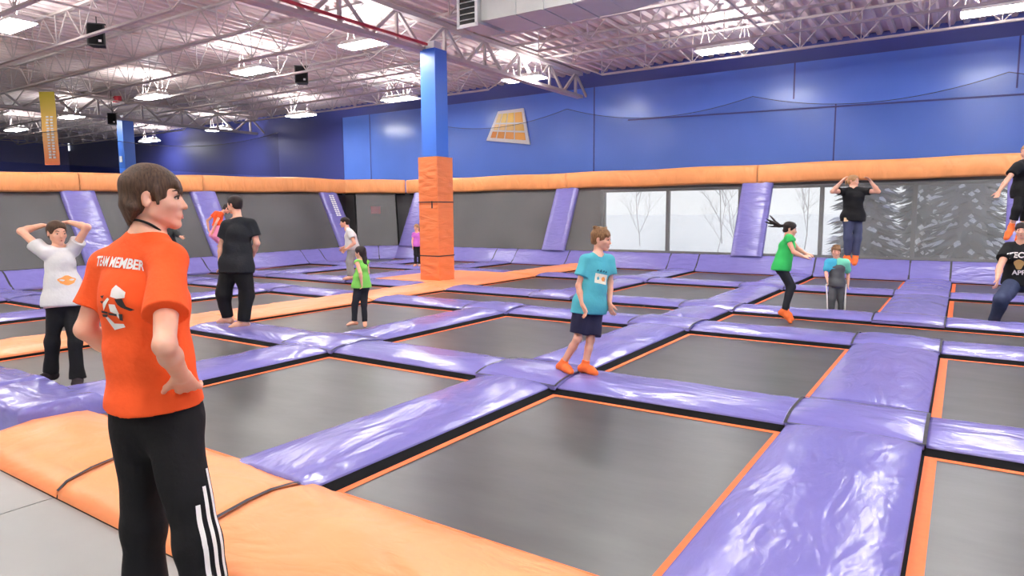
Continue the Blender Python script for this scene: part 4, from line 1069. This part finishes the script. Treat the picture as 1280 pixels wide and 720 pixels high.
PEOPLE = {
    'teen': dict(s=1.03, hh=0.226, H=(-2.407, 1.302, 1.663), face=(0.631, 0.775, -0.036), N=(-2.423, 1.274, 1.530), SL=(-2.599, 1.219, 1.415), SR=(-2.285, 1.269, 1.440), EL=(-2.643, 1.141, 1.187), WL=(-2.593, 1.277, 1.048), GL=(-2.573, 1.303, 0.958), ER=(-2.065, 1.117, 1.193), WR=(-2.151, 1.212, 1.067), GR=(-2.204, 1.274, 0.982), TRh=(-2.204, 1.127, 1.059), HL=(-2.471, 1.239, 0.881), HR=(-2.335, 1.272, 0.895), KL=(-2.444, 1.199, 0.451), KR=(-2.137, 1.227, 0.475), AL=(-2.435, 1.182, 0.004), AR=(-2.077, 1.230, 0.016), FL=(-2.365, 1.337, -0.049), FR=(-1.946, 1.339, -0.037)),
    'girl_white': dict(s=0.9, hh=0.222, H=(-7.210, 2.935, 1.440), face=(0.992, 0.016, -0.123), N=(-7.207, 2.940, 1.286), SR=(-7.223, 2.828, 1.253), SL=(-7.208, 3.058, 1.265), ER=(-7.477, 2.734, 1.457), WR=(-7.418, 2.889, 1.508), GR=(-7.429, 2.991, 1.506), EL=(-7.039, 3.129, 1.490), WL=(-7.265, 3.080, 1.536), GL=(-7.389, 3.032, 1.529), HR=(-7.159, 2.856, 0.779), HL=(-7.124, 2.987, 0.767), KR=(-7.174, 2.808, 0.406), KL=(-6.995, 2.925, 0.389), AR=(-7.232, 2.787, 0.090), AL=(-6.989, 2.919, 0.039), FL=(-6.857, 2.851, -0.007), FR=(-7.162, 2.656, 0.043)),
    'man_black': dict(s=1.02, hh=0.235, H=(-8.246, 5.538, 1.736), face=(-0.962, -0.254, -0.099), N=(-8.181, 5.532, 1.541), SL=(-8.275, 5.422, 1.467), SR=(-8.050, 5.647, 1.475), EL=(-8.359, 5.389, 1.186), WL=(-8.328, 5.332, 0.973), GL=(-8.310, 5.312, 0.823), ER=(-7.989, 5.677, 1.214), WR=(-8.181, 5.698, 0.977), GR=(-8.256, 5.693, 0.863), HL=(-8.244, 5.429, 0.915), HR=(-8.064, 5.502, 0.917), KL=(-8.285, 5.326, 0.529), KR=(-8.050, 5.518, 0.513), AL=(-8.303, 5.390, 0.190), AR=(-8.038, 5.441, 0.150), FL=(-8.463, 5.337, 0.137), FR=(-8.121, 5.294, 0.097)),
    'kid_orange': dict(s=0.72, hh=0.2, H=(-14.604, 9.612, 1.745), face=(0.516, 0.666, -0.538), N=(-14.693, 9.539, 1.651), SL=(-14.912, 9.513, 1.643), SR=(-14.632, 9.457, 1.632), EL=(-15.077, 9.378, 1.463), WL=(-14.939, 9.319, 1.236), GL=(-14.841, 9.314, 1.161), ER=(-14.621, 9.313, 1.408), WR=(-14.673, 9.253, 1.221), GR=(-14.700, 9.225, 1.146), HL=(-14.848, 9.453, 1.329), HR=(-14.691, 9.434, 1.311), KL=(-14.773, 9.270, 1.125), KR=(-14.634, 9.261, 1.090), AL=(-14.758, 9.515, 0.888), AR=(-14.602, 9.496, 0.873), FL=(-14.869, 9.475, 0.851), FR=(-14.681, 9.408, 0.836)),
    'person_far': dict(s=0.88, hh=0.22, H=(-16.340, 9.148, 1.543), face=(0.981, -0.194, -0.004), N=(-16.327, 9.127, 1.326), SL=(-16.305, 9.252, 1.245), SR=(-16.290, 9.021, 1.250), EL=(-15.972, 9.155, 1.113), WL=(-15.727, 9.073, 1.080), GL=(-15.609, 9.062, 1.044), ER=(-16.359, 9.004, 1.014), WR=(-16.248, 8.989, 0.801), GR=(-16.226, 8.990, 0.703), HL=(-16.294, 9.133, 0.753), HR=(-16.278, 9.023, 0.759), KL=(-16.212, 9.088, 0.460), KR=(-16.311, 9.022, 0.461), AL=(-16.229, 9.100, 0.181), AR=(-16.246, 8.969, 0.190), FL=(-16.083, 9.101, 0.135), FR=(-16.101, 8.969, 0.144)),
    'man_white': dict(s=0.93, hh=0.235, H=(-11.880, 10.787, 1.412), face=(-0.736, -0.670, -0.093), N=(-11.818, 10.809, 1.265), SL=(-11.637, 10.737, 1.176), SR=(-11.897, 10.927, 1.187), EL=(-11.510, 10.730, 0.942), WL=(-11.639, 10.602, 0.817), GL=(-11.697, 10.557, 0.763), ER=(-11.890, 10.960, 0.944), WR=(-11.970, 10.831, 0.835), GR=(-12.013, 10.795, 0.780), HL=(-11.632, 10.790, 0.827), HR=(-11.753, 10.878, 0.820), KL=(-11.637, 10.707, 0.500), KR=(-11.803, 10.835, 0.486), AL=(-11.587, 10.696, 0.171), AR=(-11.784, 10.803, 0.144), FL=(-11.696, 10.587, 0.123), FR=(-11.911, 10.717, 0.095)),
    'girl_green': dict(s=0.64, hh=0.185, H=(-7.110, 6.729, 1.053), face=(-0.968, -0.196, -0.156), N=(-7.091, 6.729, 0.956), SL=(-7.106, 6.665, 0.920), SR=(-7.049, 6.787, 0.909), EL=(-6.986, 6.606, 0.782), WL=(-6.979, 6.617, 0.646), GL=(-6.977, 6.620, 0.567), ER=(-7.058, 6.821, 0.762), WR=(-7.133, 6.825, 0.620), GR=(-7.173, 6.814, 0.560), HL=(-7.087, 6.656, 0.580), HR=(-7.041, 6.735, 0.575), KL=(-7.104, 6.600, 0.333), KR=(-7.036, 6.704, 0.314), AL=(-7.121, 6.590, 0.074), AR=(-7.012, 6.686, 0.059), FL=(-7.164, 6.494, 0.041), FR=(-6.934, 6.615, 0.026)),
    'girl_purple': dict(s=0.69, hh=0.195, H=(-12.792, 14.268, 1.213), face=(0.264, -0.959, -0.103), N=(-12.776, 14.262, 1.090), SR=(-12.847, 14.207, 1.034), SL=(-12.688, 14.313, 1.033), ER=(-12.865, 14.169, 0.844), WR=(-12.806, 14.116, 0.690), GR=(-12.796, 14.113, 0.623), EL=(-12.649, 14.314, 0.842), WL=(-12.607, 14.261, 0.688), GL=(-12.603, 14.254, 0.621), HR=(-12.783, 14.209, 0.731), HL=(-12.699, 14.265, 0.731), KR=(-12.755, 14.168, 0.464), KL=(-12.661, 14.231, 0.463), AR=(-12.752, 14.156, 0.183), AL=(-12.659, 14.219, 0.182), FL=(-12.595, 14.124, 0.146), FR=(-12.719, 14.047, 0.147)),
    'boy_teal': dict(s=0.81, hh=0.213, H=(-2.813, 5.713, 1.352), face=(0.980, 0.152, -0.125), N=(-2.836, 5.678, 1.211), SR=(-2.893, 5.561, 1.163), SL=(-2.771, 5.785, 1.146), ER=(-2.927, 5.471, 0.930), WR=(-2.863, 5.430, 0.760), GR=(-2.822, 5.432, 0.659), EL=(-2.752, 5.783, 0.941), WL=(-2.708, 5.679, 0.757), GL=(-2.682, 5.661, 0.678), HR=(-2.907, 5.531, 0.738), HL=(-2.841, 5.646, 0.729), KR=(-2.919, 5.446, 0.439), KL=(-2.838, 5.546, 0.416), AR=(-3.076, 5.438, 0.171), AL=(-2.876, 5.511, 0.166), FL=(-2.747, 5.476, 0.124), FR=(-2.954, 5.383, 0.129)),
    'girl_jump': dict(s=0.84, hh=0.21, H=(-2.093, 10.434, 1.343), face=(0.958, 0.205, -0.201), N=(-2.111, 10.408, 1.245), SR=(-2.090, 10.284, 1.203), SL=(-2.108, 10.537, 1.193), ER=(-2.000, 10.247, 1.022), WR=(-1.875, 10.285, 0.955), GR=(-1.828, 10.318, 0.966), EL=(-2.013, 10.593, 1.051), WL=(-1.903, 10.609, 0.983), GL=(-1.848, 10.608, 0.972), HR=(-2.155, 10.246, 0.797), HL=(-2.181, 10.372, 0.787), KR=(-2.014, 10.254, 0.512), KL=(-2.072, 10.432, 0.504), AR=(-2.085, 10.184, 0.165), AL=(-2.106, 10.388, 0.162), FR=(-1.992, 10.179, 0.022), FL=(-2.011, 10.385, 0.027)),
    'woman_black': dict(s=0.98, hh=0.222, H=(-1.741, 14.048, 2.154), face=(0.924, -0.379, -0.054), N=(-1.740, 14.032, 2.028), SR=(-1.895, 13.945, 1.970), SL=(-1.567, 14.116, 1.967), ER=(-2.036, 13.656, 1.960), WR=(-1.896, 13.701, 2.139), GR=(-1.855, 13.764, 2.227), EL=(-1.323, 14.035, 1.952), WL=(-1.451, 13.998, 2.136), GL=(-1.511, 13.969, 2.216), HR=(-1.790, 13.926, 1.480), HL=(-1.641, 14.025, 1.479), KR=(-1.764, 13.855, 1.097), KL=(-1.621, 13.951, 1.096), AR=(-1.769, 13.905, 0.766), AL=(-1.632, 13.936, 0.769), FR=(-1.711, 13.807, 0.655), FL=(-1.629, 13.798, 0.629)),
    'boy_grey': dict(s=0.66, hh=0.2, H=(-1.691, 11.982, 0.948), face=(0.228, -0.972, -0.048), N=(-1.674, 11.978, 0.825), SR=(-1.788, 11.965, 0.763), SL=(-1.543, 11.985, 0.771), ER=(-1.807, 11.859, 0.607), WR=(-1.768, 11.750, 0.501), GR=(-1.751, 11.730, 0.452), EL=(-1.511, 12.077, 0.577), WL=(-1.494, 11.996, 0.428), GL=(-1.489, 11.979, 0.365), HR=(-1.705, 11.903, 0.425), HL=(-1.608, 11.968, 0.425), KR=(-1.698, 11.850, 0.183), KL=(-1.585, 11.926, 0.182), AR=(-1.697, 11.851, -0.001), AL=(-1.572, 11.934, -0.002), FL=(-1.495, 11.858, -0.036), FR=(-1.655, 11.751, -0.035)),
    'woman_edge': dict(s=0.95, hh=0.22, H=(0.794, 13.984, 2.546), face=(-0.609, -0.787, -0.099), N=(0.781, 13.955, 2.403), SL=(0.680, 13.717, 2.304), SR=(0.882, 14.173, 2.346), EL=(0.550, 13.552, 2.084), WL=(0.451, 13.401, 1.904), GL=(0.424, 13.357, 1.802), ER=(0.936, 14.259, 2.085), WR=(0.856, 14.129, 1.872), GR=(0.816, 14.079, 1.793), HL=(0.761, 13.789, 1.893), HR=(0.837, 14.010, 1.896), KL=(0.708, 13.617, 1.595), KR=(0.843, 13.946, 1.568), AL=(0.654, 13.665, 1.324), AR=(0.819, 13.952, 1.279), FL=(0.596, 13.517, 1.145), FR=(0.756, 13.766, 1.113)),
    'man_squat': dict(s=1.02, hh=0.235, H=(0.730, 12.502, 1.301), face=(-0.152, -0.987, -0.046), N=(0.738, 12.545, 1.133), SR=(0.592, 12.567, 1.034), SL=(0.892, 12.503, 1.044), ER=(0.489, 12.269, 0.772), WR=(0.459, 12.044, 0.599), GR=(0.458, 11.981, 0.499), EL=(1.041, 12.639, 0.768), WL=(1.056, 12.444, 0.595), GL=(1.059, 12.408, 0.493), HR=(0.695, 12.627, 0.513), HL=(0.845, 12.584, 0.524), KR=(0.527, 12.027, 0.311), KL=(1.031, 12.364, 0.307), AR=(0.460, 12.224, -0.052), AL=(1.155, 12.689, -0.057), FL=(1.285, 12.582, -0.110), FR=(0.495, 12.059, -0.105)),
    'person_edge': dict(s=0.92, hh=0.22, H=(1.007, 9.373, 1.423), face=(-0.831, -0.556, 0.006), N=(0.995, 9.343, 1.261), SL=(0.944, 9.118, 1.193), SR=(1.042, 9.545, 1.175), EL=(1.006, 9.067, 0.955), WL=(0.963, 8.950, 0.746), GL=(0.954, 8.918, 0.648), ER=(1.115, 9.620, 0.918), WR=(1.084, 9.568, 0.690), GR=(1.076, 9.548, 0.585), HL=(0.944, 9.140, 0.725), HR=(0.995, 9.365, 0.705), KL=(0.829, 8.990, 0.367), KR=(0.972, 9.300, 0.335), AL=(0.687, 8.877, 0.048), AR=(0.905, 9.211, 0.007), FL=(0.565, 8.786, 0.000), FR=(0.771, 9.139, -0.040)),
}
LOGO_WHITE = [[(0.0323, 0.053), (0.0447, 0.0658), (0.0626, 0.0547), (0.082, 0.0392), (0.0815, 0.0209), (0.0557, 0.0202), (0.029, 0.0285)], [(0.02, 0.0041), (0.0478, 0.001), (0.0534, -0.0313), (0.0458, -0.049), (0.036, -0.0295), (0.0187, -0.0223)], [(-0.0121, 0.0077), (0.0162, 0.0258), (0.0249, 0.0205), (-0.0027, -0.0067), (-0.0175, -0.0185)], [(-0.0182, -0.0425), (-0.0037, -0.0402), (0.0148, -0.0698), (0.0558, -0.0674), (0.0567, -0.0791), (0.0097, -0.0873)]]
LOGO_BLACK = [[(-0.0239, 0.0315), (-0.0002, 0.0341), (-0.0092, 0.0223)], [(-0.0275, 0.0137), (-0.004, 0.0153), (-0.0126, 0.0056)], [(-0.0296, -0.0172), (0.0064, -0.0226), (0.005, -0.0294), (-0.0314, -0.0256)], [(-0.0324, -0.0308), (0.0046, -0.0315), (-0.0056, -0.0411), (-0.0301, -0.0397)], [(0.0491, 0.0193), (0.0755, 0.0189), (0.086, -0.0085), (0.1064, -0.0212), (0.0948, -0.0241), (0.0698, -0.0094), (0.0598, 0.0007)], [(0.01, -0.0251), (0.0455, -0.0305), (0.0438, -0.0387), (0.0084, -0.0329)], [(0.0534, -0.0313), (0.0668, -0.0327), (0.0588, -0.0566), (0.049, -0.053)]]
def centred(polys):
    return [poly2d(p, 3) for p in polys]
ORSOCK = (cloth('orange_sock', (250, 120, 62)), 'sock', .075)
BLACKC = cloth('black_cloth', (26, 26, 28)); WHITEC = cloth('white_cloth', (214, 212, 210)); PRINTW = plain('white_ink', rgb(236, 232, 226), .6); PRINTB = plain('black_ink', rgb(34, 28, 28), .6); PRINTO = plain('orange_ink', rgb(240, 156, 76), .6)

# teenager in the foreground
_rng = random.Random(3)
r_, b_, cl, fr = person('teenage boy in an orange shirt and black striped track pants, hand on hip, foreground', PEOPLE['teen'],
    dict(res=.0052, fine=True, hair=('bangs', 'brown'), shirt=(cloth('orange_tshirt', (244, 92, 40)), .66, -.045, .013), pants=(cloth('black_track_cloth', (20, 20, 22)), 1.97, .013, .06), pants_name='track_pants',
         foot=(cloth('dark_shoe', (30, 34, 48), .5), 'shoe', .03), bulk=.93, arm=.90, hem_lean=.1, fold=.0032, curl=.9, neck=.92, flare=.012, scoop=.0))
J = {k: A3(*v) for k, v in PEOPLE['teen'].items() if not isinstance(v, float)}
che = fr['pel']+(fr['sh']-fr['pel'])*.76; org = che-fr['fw']*.13
V, Fs = text_mesh('TEAM MEMBER', .046)
ca, sa = math.cos(-.12), math.sin(-.12)
V = [((x*.80)*ca-y*sa, (x*.80)*sa+y*ca-.3*x*x) for x, y in V]
decal('back_lettering', [(V, Fs)], cl['shirt'], b_, org-fr['rt']*.004+fr['up']*.142, fr['rt'], fr['up'], -fr['fw'], PRINTW, r_)
for p_ in centred(LOGO_WHITE): decal('emblem_piece', [p_], cl['shirt'], b_, org, fr['rt'], fr['up'], -fr['fw'], PRINTW, r_)
for p_ in centred(LOGO_BLACK): decal('emblem_piece', [p_], cl['shirt'], b_, org, fr['rt'], fr['up'], -fr['fw'], PRINTB, r_, off=.005)
# three white stripes down the outside of the near leg
st = []
kn, an, hp0 = J['KR'], J['AR'], J['HR']
legd = nv(an-hp0); outw = nv(fr['rt']-legd*(fr['rt']@legd)); acr = np.cross(legd, outw)
for i in range(3):
    vs, fs = [], []
    for k in range(40):
        t0 = .24+.06*i; t = t0+(.97-t0)*k/39
        c_ = (hp0+(kn-hp0)*min(1, t/.5)) if t < .5 else kn+(an-kn)*(t-.5)/.5
        y = (c_-hp0)@legd; xo = (c_-hp0)@acr
        for w_ in (-.0072, .0072): vs.append((xo+(i-1)*.031+w_, y))
        if k: fs.append((2*k-2, 2*k-1, 2*k+1, 2*k))
    st.append((vs, fs))
for s_ in st: decal('white_stripe', [s_], cl['pants'], b_, hp0, acr, legd, outw, PRINTW, r_, off=.003)
# dark lanyard cord round the neck
nk = nv(J['H']-J['N']); nx = fr['rt']; ny = np.cross(nk, nx)
mb = MB(); pts = [J['N']+nk*(.014-.030*math.sin(a))+(nx*math.cos(a)*.060+ny*math.sin(a)*.064)-b_ for a in np.linspace(0, 2*math.pi, 28)]
mb.tube([tuple(p) for p in pts], .0042, 6); mb.build('lanyard', BLACKC, r_, smooth=True)

r_, b_, cl, fr = person('girl in a white t-shirt with both hands clasped behind her head', PEOPLE['girl_white'],
    dict(res=.0085, hair=('pony', 'brown'), shirt=(WHITEC, .42, .02, .035), pants=(BLACKC, 1.97, .008, .10), flare=.028, foot=(cloth('dark_sock', (44, 36, 40)), 'sock', .03), bulk=.92,
         tails=[[(0, -.42, .10, .10), (-.02, -.56, -.15, .10), (-.02, -.52, -.5, .05)]], neck=.85))
fo = fr['pel']+(fr['sh']-fr['pel'])*.45+fr['fw']*.1
decal('orange_print', [poly2d([(.075*math.cos(a)*(1+.12*math.sin(5*a)), .042*math.sin(a)*(1+.15*math.cos(4*a))-.02) for a in np.linspace(0, 6.1, 22)], 1)], cl['shirt'], b_, fo, fr['rt'], fr['up'], fr['fw'], PRINTO, r_)
sdf_mesh('pink_hem', [tube(fr['pel']-fr['up']*.03, fr['pel']+fr['up']*.01, (.175, .132), (.172, .13), fr['rt'], .01, clip=(fr['pel']-fr['up']*.045, -fr['up']))], .0085, cloth('pink_cloth', (226, 186, 182)), r_, b_)

person('man in a black t-shirt and loose black trousers seen from behind', PEOPLE['man_black'],
    dict(res=.0105, hair=('short', 'dark'), shirt=(cloth('black_tshirt', (36, 38, 42)), .62, .09, .026), pants=(cloth('black_trousers', (24, 24, 26)), 1.95, .04, .10), bulk=1.05, skin=SKIN))
person('child in an orange shirt bouncing behind the man in black', PEOPLE['kid_orange'],
    dict(res=.012, hair=('short', 'dark'), shirt=(cloth('orange_tshirt', (244, 92, 40)), .45, -.05, .02), pants=(cloth('pink_cloth_bright', (240, 150, 180)), 1.9, .012, .06)))
person('person in dark clothes half hidden behind the shoulder of the teenager', PEOPLE['person_far'],
    dict(res=.013, hair=('short', 'dark'), shirt=(cloth('dark_grey_cloth', (50, 52, 52)), 1.8, .08, .03), pants=(BLACKC, 1.95, .03, .08)))
person('man in a white shirt and grey trousers leaning forward, far left corner', PEOPLE['man_white'],
    dict(res=.012, hair=('short', 'dark'), shirt=(WHITEC, .5, .04, .035), pants=(cloth('grey_trousers', (150, 150, 146)), 1.95, .03, .08)))
person('small girl in a lime green sleeveless top and black leggings', PEOPLE['girl_green'],
    dict(res=.0085, hair=('long', 'dark'), shirt=(cloth('lime_cloth', (128, 204, 92)), .02, .02, .035), pants=(cloth('dark_leggings', (38, 40, 46)), 1.93, .014, .06), scoop=.0))
person('blond girl in a purple shirt standing beside the padded column', PEOPLE['girl_purple'],
    dict(res=.012, hair=('long', 'blond'), shirt=(cloth('purple_cloth', (196, 104, 190)), .5, .06, .02), pants=(BLACKC, 1.95, .012, .06)))
r_, b_, cl, fr = person('boy in a teal t-shirt, dark shorts and orange socks walking on the pads', PEOPLE['boy_teal'],
    dict(res=.0068, hair=('boy', 'light_brown'), shirt=(cloth('teal_cloth', (84, 176, 188)), .62, .085, .045), pants=(cloth('navy_shorts', (38, 38, 62)), .86, .035, .08), pants_name='shorts', foot=ORSOCK, fine=True, bulk=.86, neck=.85))
fo = fr['pel']+(fr['sh']-fr['pel'])*.62+fr['fw']*.1
decal('white_label', [poly2d([(-.068, -.05), (.068, -.05), (.068, .04), (-.068, .04)], 4)], cl['shirt'], b_, fo, fr['rt'], fr['up'], fr['fw'], plain('label_paper', rgb(240, 232, 208), .6), r_)
decal('orange_print', [poly2d([(-.036+.022*math.cos(a)+.016, .022*math.sin(a)-.004) for a in np.linspace(0, 6.0, 14)], 1)], cl['shirt'], b_, fo, fr['rt'], fr['up'], fr['fw'], PRINTO, r_, off=.005)
for i in range(4): decal('dark_print', [poly2d([(-.05+.03*i, .058+.006*(i % 2)), (-.03+.03*i, .055), (-.032+.03*i, .072), (-.048+.03*i, .075+.004*(i % 3))], 2)], cl['shirt'], b_, fo, fr['rt'], fr['up'], fr['fw'], plain('teal_ink', rgb(30, 92, 112), .7), r_)
person('girl in a green top jumping with her dark ponytail flying out behind', PEOPLE['girl_jump'],
    dict(res=.0095, hair=('pony', 'dark'), shirt=(cloth('green_cloth', (54, 182, 92)), .25, .05, .03), pants=(cloth('dark_leggings', (38, 40, 46)), 1.95, .012, .08), foot=ORSOCK, bulk=.9,
         tails=[[(0, -.42, .12, .10), (.0, -.75, .08, .12), (.1, -1.25, .22, .09), (.1, -1.75, .42, .03)], [(0, -.6, .1, .10), (.05, -1.1, -.02, .08), (.1, -1.5, -.12, .02)], [(0, -.7, .12, .08), (.0, -1.2, .42, .06), (.05, -1.65, .75, .015)], [(0, -.7, .1, .08), (.1, -1.3, .12, .07), (.1, -1.95, .2, .015)]]))
r_, b_, cl, fr = person('woman in a black t-shirt and jeans jumping with raised arms before the windows', PEOPLE['woman_black'],
    dict(res=.0105, hair=('up', 'blond'), shirt=(BLACKC, .45, .06, .025), pants=(cloth('blue_jeans', (70, 76, 104)), 1.97, .012, .08), foot=ORSOCK, tails=[[(0, -.4, .1, .12), (-.05, -.62, -.02, .13), (-.05, -.7, -.25, .05)]]))
mb = MB(); c_ = fr['pel']+fr['rt']*-.20-fr['fw']*-.08-b_; 
person_tag = MB().box(tuple(fr['pel']-b_+(-fr['rt'])*(-.155)+fr['fw']*.10-fr['up']*.05), (.07, .02, .07)); person_tag.build('paper_tag', plain('tag_paper', rgb(240, 206, 160), .6), r_)
r_, b_, cl, fr = person('small boy in a teal and dark grey outfit standing on the row past the runway', PEOPLE['boy_grey'],
    dict(res=.0085, hair=('boy', 'light_brown'), shirt=(cloth('charcoal_cloth', (86, 88, 90)), .55, .06, .02), pants=(cloth('charcoal_trousers', (82, 84, 86)), 1.97, .02, .08), foot=(cloth('dark_sock', (44, 36, 40)), 'sock', .03)))
yk = fr['pel']+(fr['sh']-fr['pel'])*.66
for nm_, col_, sgn in (('teal_yoke', (70, 170, 200), 1), ('mint_yoke', (124, 214, 180), -1)):
    sdf_mesh(nm_, [tube(yk, fr['sh']+fr['up']*.01, (.135, .098), (.125, .075), fr['rt'], .02, clip=[(yk+fr['up']*.01, -fr['up']), (yk, -fr['rt']*sgn)]), cone(fr['sh']+fr['rt']*sgn*.05, (fr['sh']+fr['rt']*sgn*fr['hw']), .055, .064, .03)]
             +[cone(A3(*PEOPLE['boy_grey']['SL' if sgn < 0 else 'SR']), A3(*PEOPLE['boy_grey']['SL' if sgn < 0 else 'SR'])*.4+A3(*PEOPLE['boy_grey']['EL' if sgn < 0 else 'ER'])*.6, .060, .062, .03)], .0085, cloth(nm_+'_cloth', col_), r_, b_)
for q, sgn in (('L', -1), ('R', 1)):
    K_, A_, H_ = (A3(*PEOPLE['boy_grey'][c+q]) for c in 'KAH'); o_ = fr['rt']*sgn
    mb = MB(); mb.tube([tuple(H_-b_+o_*.092+fr['fw']*.03), tuple(K_-b_+o_*.070+fr['fw']*.03), tuple(A_-b_+o_*.060+fr['fw']*.03)], .012, 6); mb.build('white_stripe', PRINTW, r_)
person('woman in black jumping high at the right edge of view', PEOPLE['woman_edge'],
    dict(res=.0105, hair=('up', 'blond'), shirt=(BLACKC, .6, .1, .04), pants=(BLACKC, 1.55, .015, .08), foot=ORSOCK))
r_, b_, cl, fr = person('man in a black printed t-shirt and jeans crouching at the right edge of view', PEOPLE['man_squat'],
    dict(res=.0095, hair=('short', 'dark'), shirt=(BLACKC, .6, .02, .04), pants=(cloth('dark_jeans', (58, 66, 92)), 1.95, .03, .08), bulk=1.12, foot=ORSOCK, skin=SKIN))
fo = fr['pel']+(fr['sh']-fr['pel'])*.55+fr['fw']*.15
for w_, z_, sz in (('TECH', .155, .105), ('APP', -.105, .095)):
    V, Fs = text_mesh(w_, sz); decal('chest_lettering', [(V, Fs)], cl['shirt'], b_, fo+fr['up']*z_, -fr['rt'], fr['up'], fr['fw'], PRINTW, r_)
decal('chest_print', [poly2d([(.06*math.cos(a)*(1+.2*math.sin(3*a)), .075*math.sin(a)+.02) for a in np.linspace(0, 6.0, 18)], 1)], cl['shirt'], b_, fo, -fr['rt'], fr['up'], fr['fw'], plain('ochre_ink', rgb(186, 150, 92), .6), r_)
person('person in orange socks standing just past the right edge, only a foot in view', PEOPLE['person_edge'],
    dict(res=.012, hair=('short', 'brown'), shirt=(cloth('grey_cloth', (120, 122, 126)), .5, .05, .03), pants=(BLACKC, 1.95, .02, .08), foot=ORSOCK))
